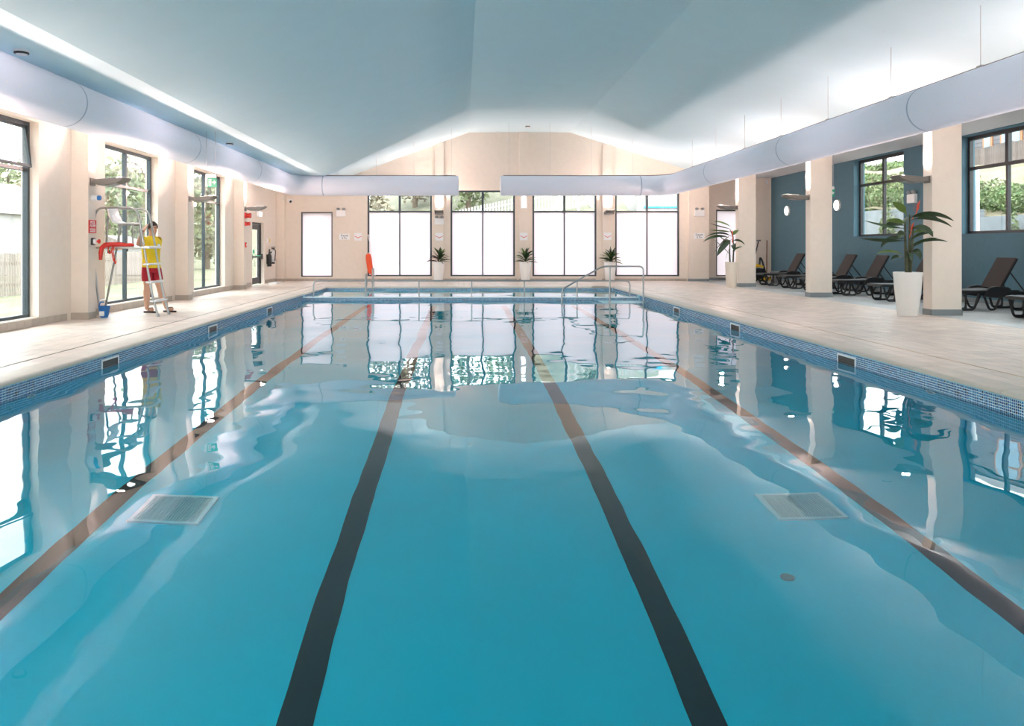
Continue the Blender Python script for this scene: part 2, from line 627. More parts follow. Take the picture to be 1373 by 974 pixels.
PIL_Y = [4.05, 9.40, 14.75, 20.10, 25.25]
PIL_W = ['beside the near window', 'nearest in view', 'behind the lifeguard chair', 'beside the hanging exit sign', 'beside the fire exit door']
for i, y in enumerate(PIL_Y):
    b = MB()
    b.box(XL - 0.05, -6.98, y, y + 0.30, 0, 3.96)
    p = b.build('pilaster', M['wall'])
    tag(p, 'cream pilaster on the left wall, ' + ['out of view by the first window', 'between the first two windows', 'carrying the red alarm sign by the lifeguard chair',
        'just right of the lifeguard', 'carrying the red fire sounders near the door'][i], 'pilaster', kind='structure')
    base_ring(p, XL, -6.98, y, y + 0.30, 0.13, M['base_tile'])
for i, (x0, x1, d) in enumerate(((-1.08, -0.74, 0.13), (2.24, 2.60, 0.13), (5.53, 5.92, 0.13))):
    b = MB()
    b.box(x0, x1, YF - d, YF + 0.05, 0, 5.9 if i == 1 else (5.5 if i == 0 else 5.40))
    p = b.build('pilaster', M['wall'])
    tag(p, 'cream pilaster on the far wall between the ' + ['first and second', 'second and third', 'third and fourth'][i] + ' tall windows', 'pilaster', kind='structure')
    base_ring(p, x0, x1, YF - d, YF, 0.10, M['base_tile'])
b = MB()
b.box(XL, -6.98, 30.95, YF + 0.05, 0, 3.96)
p = b.build('pilaster', M['wall'])
tag(p, 'cream corner pilaster under the black security camera', 'pilaster', kind='structure')
base_ring(p, XL, -6.98, 30.95, YF, 0.11, M['base_tile'])
b = MB()
b.box(8.93, 9.72, YF - 0.15, YF + 0.05, 0, 4.3)
p = b.build('pilaster', M['wall'])
tag(p, 'wide cream pier on the far wall carrying the right depth sign', 'pilaster', kind='structure')
base_ring(p, 8.93, 9.72, YF - 0.15, YF, 0.10, M['base_grey'])

COL_Y = [4.55, 10.1, 15.62, 21.35, 26.85]
for i, y in enumerate(COL_Y):
    x0 = [9.30, 9.30, 9.28, 9.40, 9.38][i]
    b = MB()
    b.box(x0, x0 + 0.585, y, y + 0.30, 0, 4.3)
    p = b.build('column', M['wall'])
    tag(p, 'cream square column ' + ['out of view at the near end', 'just outside the frame', 'standing beside the tall planter, nearest of three',
        'between two sun loungers, middle of three', 'beside the farthest planter with drooping leaves'][i], 'column', kind='structure')
    base_ring(p, x0, x0 + 0.585, y, y + 0.30, 0.12, M['base_grey'])

# ---- skirting tiles: one piece each
def skirting(name, label, axis, c, u0, u1, h, pitch, m, skip=(), out=1, maxn=300):
    """row of skirting tiles along a wall; out = direction in which they stand proud"""
    root = thing(name, label, 'skirting', kind='structure')
    t = 0.014
    me = MB()
    g = 0.002
    if axis == 'x':
        me.box(0 if out > 0 else -t, t if out > 0 else 0, g, pitch - g, 0, h)
    else:
        me.box(g, pitch - g, 0 if out > 0 else -t, t if out > 0 else 0, 0, h)
    me = me.mesh('tile', m, bevel=0.003, bseg=1)
    k = 0
    u = u0
    while u + pitch <= u1 + 1e-6:
        if not any(u + pitch > a and u < b_ for a, b_ in skip):
            link('tile', me, root, (c, u, 0) if axis == 'x' else (u, c, 0))
        u += pitch
    return root

skirting('baseboard_left', 'row of beige skirting tiles along the left wall', 'x', XL, 4.5, 30.9, 0.13, 0.24, M['base_tile'],
         [(y - 0.02, y + 0.32) for y in PIL_Y] + [(DOOR[0] - 0.02, DOOR[1] + 0.02)])
skirting('baseboard_far', 'row of beige skirting tiles under the frosted end windows', 'y', YF, -6.96, 8.9, 0.10, 0.24, M['base_tile'],
         [(-1.1, -0.72), (2.22, 2.62), (5.5, 5.94)], out=-1)
skirting('baseboard_recess', 'row of grey skirting tiles in the lounger alcove end', 'y', YA, 9.62, 12.45, 0.11, 0.24, M['base_grey'], out=-1)
skirting('baseboard_right', 'row of grey skirting tiles under the blue wall', 'x', XR, 12.0, 31.9, 0.11, 0.24, M['base_grey'], out=-1)

# ------------------------------------------------------------------ windows
def window(n, label, axis, c, u0, u1, z0, z1, zt, m, frost=False, mull=True, out=1, top_open=False, fw=0.065, dp=0.09):
    """framed window; c = plane of the frame; out = outward direction of the axis"""
    root = thing('window_%d' % n, label, 'window', kind='structure')

    def bx(b, ua, ub, za, zb, d=dp, off=0.0):
        a, e = c + off - d / 2, c + off + d / 2
        if axis == 'x':
            b.box(a, e, ua, ub, za, zb)
        else:
            b.box(ua, ub, a, e, za, zb)

    b = MB()
    bx(b, u0, u0 + fw, z0, z1)
    bx(b, u1 - fw, u1, z0, z1)
    bx(b, u0 + fw, u1 - fw, z0, z0 + fw * 0.8)
    bx(b, u0 + fw, u1 - fw, z1 - fw, z1)
    b.build('frame', m, root)
    um = (u0 + u1) / 2
    cols = [(u0 + fw, u1 - fw)]
    if mull:
        mw = fw * (0.62 if frost else 0.8)
        b = MB()
        bx(b, um - mw / 2, um + mw / 2, z0 + fw * 0.8, (zt or z1) - fw * 0.4 if zt else z1 - fw, dp * 0.9)
        b.build('mullion', m, root)
        if zt:
            b = MB()
            bx(b, um - fw * 0.65, um + fw * 0.65, zt + fw * 0.5, z1 - fw, dp * 0.98)
            b.build('mullion', m, root)
        cols = [(u0 + fw, um - mw / 2), (um + mw / 2, u1 - fw)]
    rows = [(z0 + fw * 0.8, z1 - fw, frost)]
    if zt:
        b = MB()
        bx(b, u0 + fw, u1 - fw, zt - fw * 0.4, zt + fw * 0.5, dp * 0.95)
        b.build('transom', m, root)
        rows = [(z0 + fw * 0.8, zt - fw * 0.4, frost), (zt + fw * 0.5, z1 - fw, False)]
    for ri, (za, zb, fr) in enumerate(rows):
        for ua, ub in cols:
            b = MB()
            if ri == 1 and top_open:
                # opened top light: framed sash tilted outwards at the bottom
                s = MB()
                w = 0.045
                hh = zb - za
                for (p, q, r_, t_) in ((ua, ua + w, 0, hh), (ub - w, ub, 0, hh), (ua + w, ub - w, 0, w), (ua + w, ub - w, hh - w, hh)):
                    s.box(-0.02, 0.02, p, q, r_ - hh, t_ - hh)
                so = s.build('sash', m, root)
                so.location = (c, 0, zb)
                so.rotation_euler = (0, out * 0.14, 0)
                b.box(-0.004, 0.004, ua + w, ub - w, w - hh, -w)
                b.build('pane', M['glass'], so)
                continue
            g = 0.004
            if axis == 'x':
                b.box(c - g, c + g, ua, ub, za, zb)
            else:
                b.box(ua, ub, c - g, c + g, za, zb)
            b.build('pane', M['frost'] if fr else M['glass'], root, label='frosted white pane' if fr else None)
    return root

LW_LAB = ['slate framed window out of view at the near left', 'slate framed window outside the frame beside the near deck',
          'slate framed window at the left edge with its top light tipped open', 'slate framed window behind the lifeguard chair',
          'slate framed window behind the hanging green exit sign']
for i, (a, b_) in enumerate(LWIN):
    window(i + 1, LW_LAB[i], 'x', XL - 0.20, a, b_, 0.15, 3.50, 2.68, M['frame'], out=-1, top_open=(i == 2))
window(6, 'narrow frosted window left of the depth sign on the far wall', 'y', YF + 0.08, -6.39, -5.14, 0.17, 2.74, None, M['frame'], frost=True, mull=False, fw=0.05)
FW_LAB = ['first tall frosted end window, with the orange rescue tube at its left', 'tall frosted end window under the gap between the two ducts',
          'tall frosted end window with white play frame behind its top panes', 'fourth tall frosted end window, with blue trimmed pavilion behind its top pane']
for i, (a, b_) in enumerate(FWIN):
    window(7 + i, FW_LAB[i], 'y', YF + 0.08, a, b_, 0.19, 3.59, 2.75, M['frame'], frost=True)
window(11, 'narrow frosted window behind the farthest planter', 'y', YA + 0.08, 10.27, 11.35, 0.17, 2.86, None, M['frame'], frost=True, mull=False, fw=0.05)
RW_LAB = ['dark framed window out of view at the near right', 'dark framed alcove window just outside the frame', 'dark framed alcove window right of the nearest column',
          'dark framed alcove window left of the tall red flowered plant']
for i, (a, b_) in enumerate(RWIN):
    window(12 + i, RW_LAB[i], 'x', XR + 0.22, a, b_, 1.68, 4.10, 3.30, M['frame_dark'], out=1, fw=0.085)
for i, (a, b_) in enumerate(NWIN):
    window(16 + i, 'unseen clear window added for daylight behind the camera, %s' % ['by the left corner', 'second from the left wall', 'by the column line', 'in the alcove end'][i],
           'y', YN - 0.1, a, b_, 0.19, 3.59, 2.75, M['frame'])

# portals help the daylight through the openings
def portal(axis, c, u0, u1, z0, z1, d):
    ld = bpy.data.lights.new('daylight_portal', 'AREA')
    ld.shape = 'RECTANGLE'
    ld.cycles.is_portal = True
    o = bpy.data.objects.new('daylight_portal', ld)
    COL.objects.link(o)
    ld.size = u1 - u0
    ld.size_y = z1 - z0
    if axis == 'x':
        o.location = (c, (u0 + u1) / 2, (z0 + z1) / 2)
        o.rotation_euler = (PI / 2, 0, -d * PI / 2)
    else:
        o.location = ((u0 + u1) / 2, c, (z0 + z1) / 2)
        o.rotation_euler = (PI / 2, 0, 0 if d > 0 else PI)
        # area lights shine along local -Z
    dirv = Vector((d, 0, 0)) if axis == 'x' else Vector((0, d, 0))
    o.rotation_euler = (-dirv).to_track_quat('Z', 'Y').to_euler()
    return o

for a, b_ in LWIN:
    portal('x', XL - 0.29, a, b_, 0.15, 3.5, 1)
for a, b_ in RWIN:
    portal('x', XR + 0.34, a, b_, 1.68, 4.1, -1)
for a, b_ in FWIN:
    portal('y', YF + 0.29, a, b_, 2.75, 3.59, -1)
for a, b_ in NWIN:
    portal('y', YN - 0.29, a, b_, 0.19, 3.59, 1)

# ------------------------------------------------------------------ fire exit door
root = thing('door_1', 'narrow black glazed fire exit door with push bar in the left wall', 'door', kind='structure')
b = MB()
dx = XL - 0.16
b.box(dx - 0.05, dx + 0.05, DOOR[0], DOOR[0] + 0.08, 0, 2.23)
b.box(dx - 0.05, dx + 0.05, DOOR[1] - 0.08, DOOR[1], 0, 2.23)
b.box(dx - 0.05, dx + 0.05, DOOR[0] + 0.08, DOOR[1] - 0.08, 2.15, 2.23)
b.build('frame', M['frame_dark'], root)
b = MB()
slab_holes(b, 'x', dx - 0.03, dx + 0.03, DOOR[0] + 0.09, DOOR[1] - 0.09, 0.02, 2.14, [(DOOR[0] + 0.25, DOOR[1] - 0.25, 0.25, 1.98)])
leaf = b.build('door_leaf', M['frame_dark'], root)
b = MB()
b.box(dx - 0.006, dx + 0.006, DOOR[0] + 0.25, DOOR[1] - 0.25, 0.25, 1.98)
b.build('pane', M['glass'], leaf)
b = MB()
b.tube([(dx + 0.12, DOOR[0] + 0.15, 1.0), (dx + 0.12, DOOR[1] - 0.15, 1.0)], 0.03)
b.box(dx + 0.03, dx + 0.14, DOOR[0] + 0.10, DOOR[0] + 0.18, 0.9, 1.1)
b.box(dx + 0.03, dx + 0.14, DOOR[1] - 0.18, DOOR[1] - 0.10, 0.9, 1.1)
b.build('push_bar', M['black_plastic'], leaf)
b = MB()
b.box(dx + 0.07, dx + 0.155, DOOR[0] + 0.85, DOOR[0] + 1.2, 1.01, 1.05)
b.box(dx + 0.035, dx + 0.045, DOOR[0] + 0.55, DOOR[0] + 0.75, 1.12, 1.26)
b.build('green_label', M['green_sign'], leaf, label='green push bar label')

# ------------------------------------------------------------------ deck
floor_mb = MB()
zs0, zs1 = -0.35, -0.011
cw = 0.30                       # coping width
floor_mb.box(XL, PX0 - cw, YN, YF, zs0, zs1)
floor_mb.box(PX1 + cw, XR, YN, YA, zs0, zs1)
floor_mb.box(PX0 - cw, PX1 + cw, YN, PY0 - cw, zs0, zs1)
floor_mb.box(PX0 - cw, PX1 + cw, SY1 + cw, YF, zs0, zs1)
floor = floor_mb.build('floor', M['grout'])
tag(floor, 'tiled pool deck running round the pool and into the alcove', 'floor', kind='structure')

tiles = []      # (x0, x1, y0, y1, grey)
TW, TL, TG = 0.20, 0.25, 0.006


def lay(x0, x1, y0, y1, grey=False):
    nx, ny = max(1, round((x1 - x0) / TW)), max(1, round((y1 - y0) / TL))
    sx, sy = (x1 - x0) / nx, (y1 - y0) / ny
    for i in range(nx):
        off = 0
        for j in range(ny):
            tiles.append((x0 + i * sx, x0 + (i + 1) * sx, y0 + j * sy, y0 + (j + 1) * sy, grey))

lay(XL, -5.215, YN, YF)
lay(-5.185, PX0 - cw, YN, YF)
lay(PX0 - cw, PX1 + cw, YN, PY0 - cw)
lay(PX0 - cw, PX1 + cw, SY1 + cw, YF)
lay(PX1 + cw, 5.835, YN, YF)
lay(5.865, CX - 0.06, YN, YF)
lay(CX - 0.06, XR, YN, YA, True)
lay(CX - 0.06, XR, YF, YA, True) if False else None


def px(x, y, z):
    return 620 + 1060 * x / y, 331 + 1060 * (CAM_H - z) / y


def tile_px(t):
    if t[2] < 1.0:
        return 0
    P = [px(x, y, 0) for x in (t[0], t[1]) for y in (t[2], t[3])]
    xs, ys = [p[0] for p in P], [p[1] for p in P]
    if max(xs) < 0 or min(xs) > 1373 or max(ys) > 974:
        return 0
    return (max(xs) - min(xs)) * (max(ys) - min(ys))

order = sorted(range(len(tiles)), key=lambda i: -tile_px(tiles[i]))
singles = set(order[:300])
cache = {}
stuff = {False: MB(), True: MB()}
for i, (x0, x1, y0, y1, g) in enumerate(tiles):
    z = random.uniform(-0.0008, 0.0008)
    if i in singles:
        key = (round(x1 - x0, 4), round(y1 - y0, 4), g)
        if key not in cache:
            q = MB()
            q.box(TG / 2, key[0] - TG / 2, TG / 2, key[1] - TG / 2, -0.012, 0)
            cache[key] = q.mesh('tile', M['deck_grey'] if g else M['deck'], bevel=0.002, bseg=1)
        link('tile', cache[key], floor, (x0, y0, z))
    else:
        a, b_, c, d = x0 + TG / 2, x1 - TG / 2, y0 + TG / 2, y1 - TG / 2
        stuff[g].add([(a, c, -0.012), (b_, c, -0.012), (b_, d, -0.012), (a, d, -0.012), (a, c, z), (b_, c, z), (b_, d, z), (a, d, z)],
                     [(4, 5, 6, 7), (0, 1, 5, 4), (1, 2, 6, 5), (2, 3, 7, 6), (3, 0, 4, 7)])
o = stuff[False].build('tiling', M['deck'], floor, fix=False)
o['kind'] = 'stuff'
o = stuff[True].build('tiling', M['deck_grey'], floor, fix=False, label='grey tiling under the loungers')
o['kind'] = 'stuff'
b = MB()
b.box(-5.213, -5.187, YN, YF, -0.011, -0.003)
b.build('drain_slot', M['drain'], floor, label='dark slot along the left deck')
b = MB()
b.box(5.837, 5.863, YN, 30.0, -0.011, -0.001)
b.build('movement_joint', M['rust'], floor, label='rust stained joint along the right deck')

# ------------------------------------------------------------------ pool basin
b = MB()
wt = 0.3
b.box(PX0 - wt, PX0, PY0 - wt, SY1 + wt, -1.95, -0.055)
b.box(PX1, PX1 + wt, PY0 - wt, SY1 + wt, -1.95, -0.055)
b.box(PX0, PX1, PY0 - wt, PY0, -1.95, -0.055)
b.box(PX0, PX1, SY1, SY1 + wt, -1.95, -0.055)
b.box(PX0, PX1, PY1 + 0.01, SY0, -1.95, -0.13)
basin = b.build('pool_basin', M['pool_wall'])
tag(basin, 'long blue tiled swimming pool basin with four black lane lines', 'swimming pool', kind='structure')
b = MB()
b.box(PX0, PX1, PY0, PY1 + 0.01, ZB - 0.2, ZB)
b.box(PX0, PX1, SY0, SY1, -1.0, -0.80)
b.build('pool_floor', M['pool_floor'], basin)
for xc in (-2.72, -0.80, 1.175, 3.16):
    b = MB()
    b.box(xc - 0.085, xc + 0.085, PY0 + 0.4, PY1 - 0.4, ZB - 0.004, ZB + 0.004)
    b.build('lane_line', M['lane'], basin)

# coping stones
def stone_mesh(length, w, t=0.055, nose=1):
    # cross-section along the width (x from 0 = pool side to w), bullnosed at the pool side
    pr = [(w, -t), (w, 0.0), (0.03, 0.0), (0.008, -0.006), (-0.010, -0.02), (-0.014, -0.035), (-0.008, -0.05), (0.006, -t)]
    q = MB()
    q.prism(pr, 0.004, length - 0.004)
    return q.mesh('coping_stone', M['coping'], smooth='auto')

LST = 0.735
st = stone_mesh(LST, cw)
y = 0.9
n = 0
while y < SY1 + cw - 0.1:
    if y + LST > PY0 - 0.4:
        # right: pool side faces -x
        link('coping_stone', st, basin, (PX1, y, 0.0))
        link('coping_stone', st, basin, (PX0, y + LST, 0.0), rot=(0, 0, PI))
    y += LST
x = PX0
while x < PX1 - 0.1:
    link('coping_stone', st, basin, (x, SY1, 0.0), rot=(0, 0, PI / 2)).location.x = min(x + LST, PX1)
    x += LST
# pale top of the dividing wall
b = MB()
b.prism([(PY1 - 0.004, -0.125), (PY1 + 0.006, -0.105), (PY1 + 0.03, -0.10), (SY0 - 0.03, -0.10), (SY0, -0.115), (SY0, -0.13), (PY1 + 0.01, -0.13)], PX0, PX1, axis='x')
b.build('divider_top', mat('pale_divider_coping', (0.50, 0.66, 0.72), 0.3), basin, label='pale wet top of the dividing wall')

# mosaic band: every little tile is real, joined into one part per side
P_, G_ = 0.0265, 0.0055


def mosaic(name, axis, c, u0, u1, z1, rows, d, lab=None):
    nu = int((u1 - u0) / P_)
    V = np.zeros((nu * rows, 8, 3))
    U, R = np.meshgrid(np.arange(nu), np.arange(rows), indexing='ij')
    ua = u0 + U.ravel() * P_ + G_ / 2
    ub = ua + P_ - G_
    zb = z1 - R.ravel() * P_ - G_ / 2
    za = zb - P_ + G_
    e = 0.0022
    i, j = (1, 0) if axis == 'x' else (0, 1)
    for k, (u, z, q) in enumerate(((ua, za, 0), (ub, za, 0), (ub, zb, 0), (ua, zb, 0), (ua + e, za + e, 1), (ub - e, za + e, 1), (ub - e, zb - e, 1), (ua + e, zb - e, 1))):
        V[:, k, i] = u
        V[:, k, j] = c + d * (0.004 if q else 0.0015)
        V[:, k, 2] = z
    nt = nu * rows
    F = np.array([(4, 5, 6, 7), (0, 1, 5, 4), (1, 2, 6, 5), (2, 3, 7, 6), (3, 0, 4, 7)])
    if (axis == 'x' and d < 0) or (axis == 'y' and d > 0):
        F = F[:, ::-1]
    F = (F[None] + (np.arange(nt) * 8)[:, None, None]).reshape(-1, 4)
    me = bpy.data.meshes.new(name)
    me.vertices.add(nt * 8)
    me.vertices.foreach_set('co', V.ravel())
    me.loops.add(F.size)
    me.loops.foreach_set('vertex_index', F.ravel())
    me.polygons.add(len(F))
    me.polygons.foreach_set('loop_start', np.arange(len(F)) * 4)
    me.update(calc_edges=True)
    me.materials.append(M['mosaic'])
    o = link(name, me, basin, label=lab)
    o['kind'] = 'stuff'
    # grout bed behind
    q = MB()
    z0 = z1 - rows * P_
    a, b_ = (c, c + d * 0.0018) if d > 0 else (c + d * 0.0018, c)
    if axis == 'x':
        q.box(a, b_, u0, u1, z0, z1)
    else:
        q.box(u0, u1, a, b_, z0, z1)
    q.build('grout_bed', M['mosaic_grout'], basin)
    return o

mosaic('mosaic_tiling', 'x', PX0, PY0, PY1, -0.058, 12, 1)
mosaic('mosaic_tiling', 'x', PX1, PY0, PY1, -0.058, 12, -1)
mosaic('mosaic_tiling', 'y', PY1 + 0.01, PX0, PX1, -0.13, 9, -1, 'mosaic tiling on the dividing wall')
mosaic('mosaic_tiling', 'x', PX0, SY0, SY1, -0.058, 6, 1)
mosaic('mosaic_tiling', 'x', PX1, SY0, SY1, -0.058, 6, -1)
mosaic('mosaic_tiling', 'y', SY1, PX0, PX1, -0.058, 6, -1)

# entry platform in the right far corner, with steps below
b = MB()
b.box(3.90, PX1 - 0.006, 21.85, PY1, -0.26, ZW + 0.004)
b.box(3.15, 3.90, 21.85, PY1, -1.64, -0.55)
b.box(3.90, PX1 - 0.006, 21.95, PY1, -1.64, -0.26)
o = b.build('entry_steps', mat('aqua_step_tile', (0.30, 0.62, 0.72), 0.35), None, bevel=0.012)
tag(o, 'pale blue entry platform and steps in the right far corner of the main pool', 'pool steps')

# ------------------------------------------------------------------ water
def waves(x, y, rng, n, lo, hi, slope):
    z = np.zeros_like(x)
    for k in range(n):
        lam = lo * (hi / lo) ** rng.random()
        a = rng.random() * 2 * PI
        kk = 2 * PI / lam
        amp = slope * lam / (2 * PI) * math.sqrt(2.0 / n)
        z += amp * np.sin(kk * (x * math.cos(a) + y * math.sin(a)) + rng.random() * 2 * PI)
    return z


def water(name, x0, x1, y0, y1, z, res, m, slope, label):
    nx, ny = int((x1 - x0) / res) + 1, int((y1 - y0) / res) + 1
    xs, ys = np.linspace(x0, x1, nx), np.linspace(y0, y1, ny)
    Xg, Yg = np.meshgrid(xs, ys, indexing='ij')
    rng = np.random.default_rng(5)
    Z = z + waves(Xg, Yg, rng, 22, 0.9, 3.2, slope) + waves(Xg, Yg, rng, 26, 0.25, 0.8, slope * 0.55)
    V = np.stack([Xg, Yg, Z], -1).reshape(-1, 3)
    idx = np.arange(nx * ny).reshape(nx, ny)
    F = np.stack([idx[:-1, :-1], idx[1:, :-1], idx[1:, 1:], idx[:-1, 1:]], -1).reshape(-1, 4)
    me = bpy.data.meshes.new(name)
    me.vertices.add(len(V))
    me.vertices.foreach_set('co', V.ravel())
    me.loops.add(F.size)
    me.loops.foreach_set('vertex_index', F.ravel())
    me.polygons.add(len(F))
    me.polygons.foreach_set('loop_start', np.arange(len(F)) * 4)
    me.update(calc_edges=True)
    me.shade_smooth()
    me.materials.append(m)
    o = link(name, me)
    return tag(o, label, 'water', kind='structure')

water('pool_water', PX0, PX1, PY0, PY1 + 0.008, ZW, 0.05, M['water'], 0.0072, 'clear rippled water filling the main pool')
water('pool_water', PX0, PX1, SY0, SY1, ZW2, 0.06, M['water2'], 0.006, 'shallow clear water filling the small pool beyond the divider')
# ------------------------------------------------------------------ fabric air ducts
DR, DZ = 0.36, 3.58


def arc(cx, cy, r, a0, a1, n=10):
    return [(cx + r * math.cos(a0 + (a1 - a0) * k / n), cy + r * math.sin(a0 + (a1 - a0) * k / n), DZ) for k in range(n + 1)]


def duct(label, xs, side, bend, xend, seams, far_seam):
    """side duct at x = xs running back, an elbow, then along the far wall to xend"""
    root = thing('air_duct', label, 'air duct', (xs, 14, DZ))
    inv = Vector((-xs, -14, -DZ))
    yb = 28.8 - bend
    sg = 1 if side > 0 else -1         # +1: left duct turns towards +x
    marks = [-1.8] + seams + [yb - 0.2]

    def seg(path, r=DR, n=40, cap0=False):
        b = MB()
        b.tube([Vector(p) + inv for p in path], r, n, caps=False)
        return b

    def straight(p0, p1, k=6):
        a, c = Vector(p0), Vector(p1)
        m_ = max(2, int((c - a).length / 0.8))
        return [a.lerp(c, t / m_) for t in range(m_ + 1)]

    for i in range(len(marks) - 1):
        seg(straight((xs, marks[i], DZ), (xs, marks[i + 1], DZ))).build('duct_segment', M['duct'], root, smooth=True)
    c = (xs + sg * bend, yb)
    if sg > 0:
        el = arc(c[0], c[1], bend, PI, PI / 2)
    else:
        el = arc(c[0], c[1], bend, 0, PI / 2)
    path = [(xs, yb - 0.2, DZ)] + el + [(far_seam, 28.8, DZ)]
    seg(path).build('elbow', M['duct'], root, smooth=True)
    d = sg
    # end piece with softly rounded cap
    b = MB()
    pe = straight((far_seam, 28.8, DZ), (xend - d * 0.05, 28.8, DZ)) + [Vector((xend - d * 0.02, 28.8, DZ)), Vector((xend, 28.8, DZ)), Vector((xend + d * 0.005, 28.8, DZ))]
    b.tube([p + inv for p in pe], [DR] * (len(pe) - 3) + [DR * 0.985, DR * 0.93, DR * 0.6], 40)
    b.build('end_segment', M['duct'], root, smooth='auto')
    # zip seams
    for y in seams:
        b = MB()
        b.tube([Vector((xs, y - 0.02, DZ)) + inv, Vector((xs, y + 0.02, DZ)) + inv], DR + 0.004, 40, caps=False)
        b.build('seam', M['seam'], root, smooth=True)
    b = MB()
    b.tube([Vector((far_seam - 0.02, 28.8, DZ)) + inv, Vector((far_seam + 0.02, 28.8, DZ)) + inv], DR + 0.004, 40, caps=False)
    b.build('seam', M['seam'], root, smooth=True)
    # row of air eyelets facing the pool, below the middle
    b = MB()
    y = 7.0
    an = math.radians(-19 if sg > 0 else -17)
    nx, nz = math.cos(an) * sg, math.sin(an)
    while y < 26.5:
        p = Vector((xs + nx * (DR + 0.002), y, DZ + nz * (DR + 0.002))) + inv
        t1, t2 = Vector((0, 1, 0)), Vector((-nz, 0, nx))
        b.add([p + (t1 * math.cos(a) + t2 * math.sin(a)) * 0.018 for a in [k * PI / 4 for k in range(8)]] + [p + Vector((nx, 0, nz)) * 0.004], [(k, (k + 1) % 8, 8) for k in range(8)])
        y += 0.28
    o = b.build('air_eyelets', M['hole'], root)
    o['kind'] = 'stuff'
    # rail along the top
    top = DZ + DR + 0.016
    rail = [(xs, -1.8, top), (xs, yb, top)] + [(p[0], p[1], top) for p in el] + [(xend - d * 0.1, 28.8, top)]
    b = MB()
    b.tube([Vector(p) + inv for p in rail], 0.017, 6)
    b.build('rail', M['rail'], root)
    return root, inv, yb


dl, invl, ybl = duct('pale lilac fabric air duct along the left eaves, turning across the far end', -6.15, 1, 0.85, -0.14, [1.6, 6.9, 12.2, 17.5, 22.8], -5.05)
dr_, invr, ybr = duct('pale lilac fabric air duct above the right-hand columns, turning across the far end', 7.50, -1, 0.85, 1.39, [2.1, 7.4, 12.7, 18.0, 23.4], 6.45)


def ceil_z(x):
    if x < -5.0:
        return 3.945
    if x < 0.24:
        return 3.945 + (x + 5.0) / 5.24 * 1.945
    if x < 4.25:
        return 5.89
    return 5.89 - 0.3186 * (x - 4.25)

for xs, inv, root, y0 in ((7.5, invr, dr_, 9.05), (-6.15, invl, dl, 8.9)):
    y = y0
    while y < 27.5:
        b = MB()
        zt = ceil_z(xs) + 0.01
        b.cbox(Vector((xs, y, DZ + DR + 0.028)) + inv, (0.05, 0.13, 0.03))
        if xs > 0:
            b.tube([Vector((xs, y, DZ + DR + 0.03)) + inv, Vector((xs, y, zt)) + inv], 0.0045, 5)
        b.build('hanger', M['wire'] if xs > 0 else M['rail'], root)
        y += 2.39
for inv, root, xa, xb in ((invl, dl, -4.5, -0.4), (invr, dr_, 1.7, 6.2)):
    for k in range(4):
        x = xa + (xb - xa) * k / 3
        b = MB()
        b.tube([Vector((x, 28.8, DZ + DR + 0.02)) + inv, Vector((x, 28.8, ceil_z(x) + 0.01)) + inv], 0.0045, 5)
        b.build('hanger', M['wire'], root)


# ------------------------------------------------------------------ uplighters
def luminaire(label, loc, rz, watts=UPLIGHT_W):
    """wedge shaped uplighter; local +x points away from the wall"""
    root = thing('wall_uplighter', label, 'wall light', loc, rz, 'wedge shaped uplighters')
    b = MB()
    # shallow boat section in x-z, extruded in y
    sec = [(0.10, 0.0), (0.66, 0.045), (0.68, 0.03), (0.62, -0.02), (0.50, -0.075), (0.34, -0.105), (0.16, -0.10), (0.10, -0.085)]
    b.prism(sec, -0.17, 0.17)
    b.build('body', M['lum'], root, bevel=0.008, bseg=2)
    b = MB()
    b.prism([(0.16, -0.098), (0.34, -0.103), (0.50, -0.073), (0.50, -0.081), (0.34, -0.112), (0.16, -0.106)], -0.12, 0.12)
    b.build('ribbed_tray', M['grey_plastic'], root)
    b = MB()
    b.box(0.0, 0.12, -0.06, 0.06, -0.07, -0.01)
    b.box(0.0, 0.025, -0.10, 0.10, -0.11, 0.03)
    b.build('bracket', M['lum'], root, bevel=0.006, bseg=1)
    b = MB()
    b.prism([(0.30, 0.018), (0.64, 0.045), (0.64, 0.048), (0.30, 0.022)], -0.12, 0.12)
    b.build('lamp_glass', M['lamp_on'], root, label='lit upward facing lamp glass')
    # twin lamps: a batwing that spreads the light along the ceiling
    for sy in (-1, 1):
        ld = bpy.data.lights.new('uplight', 'AREA')
        ld.shape = 'RECTANGLE'
        ld.size = 0.12
        ld.size_y = 0.12
        ld.energy = watts / 2
        ld.color = (1.0, 0.70, 0.62)
        ld.spread = math.radians(150)
        lo = bpy.data.objects.new('lamp', ld)
        COL.objects.link(lo)
        lo.parent = root
        lo.location = (0.56, 0.08 * sy, 0.09)
        lo.rotation_euler = Vector((-0.30, -0.80 * sy, -0.54)).to_track_quat('Z', 'Y').to_euler()
    # small lamp washing the face it is fixed to
    ld = bpy.data.lights.new('uplight', 'AREA')
    ld.shape = 'RECTANGLE'
    ld.size = ld.size_y = 0.10
    ld.energy = watts * 0.16
    ld.color = (1.0, 0.78, 0.70)
    ld.spread = math.radians(80)
    lo = bpy.data.objects.new('lamp', ld)
    COL.objects.link(lo)
    lo.parent = root
    lo.location = (0.17, 0, 0.06)
    lo.rotation_euler = Vector((0.22, 0, -1)).to_track_quat('Z', 'Y').to_euler()
    return root

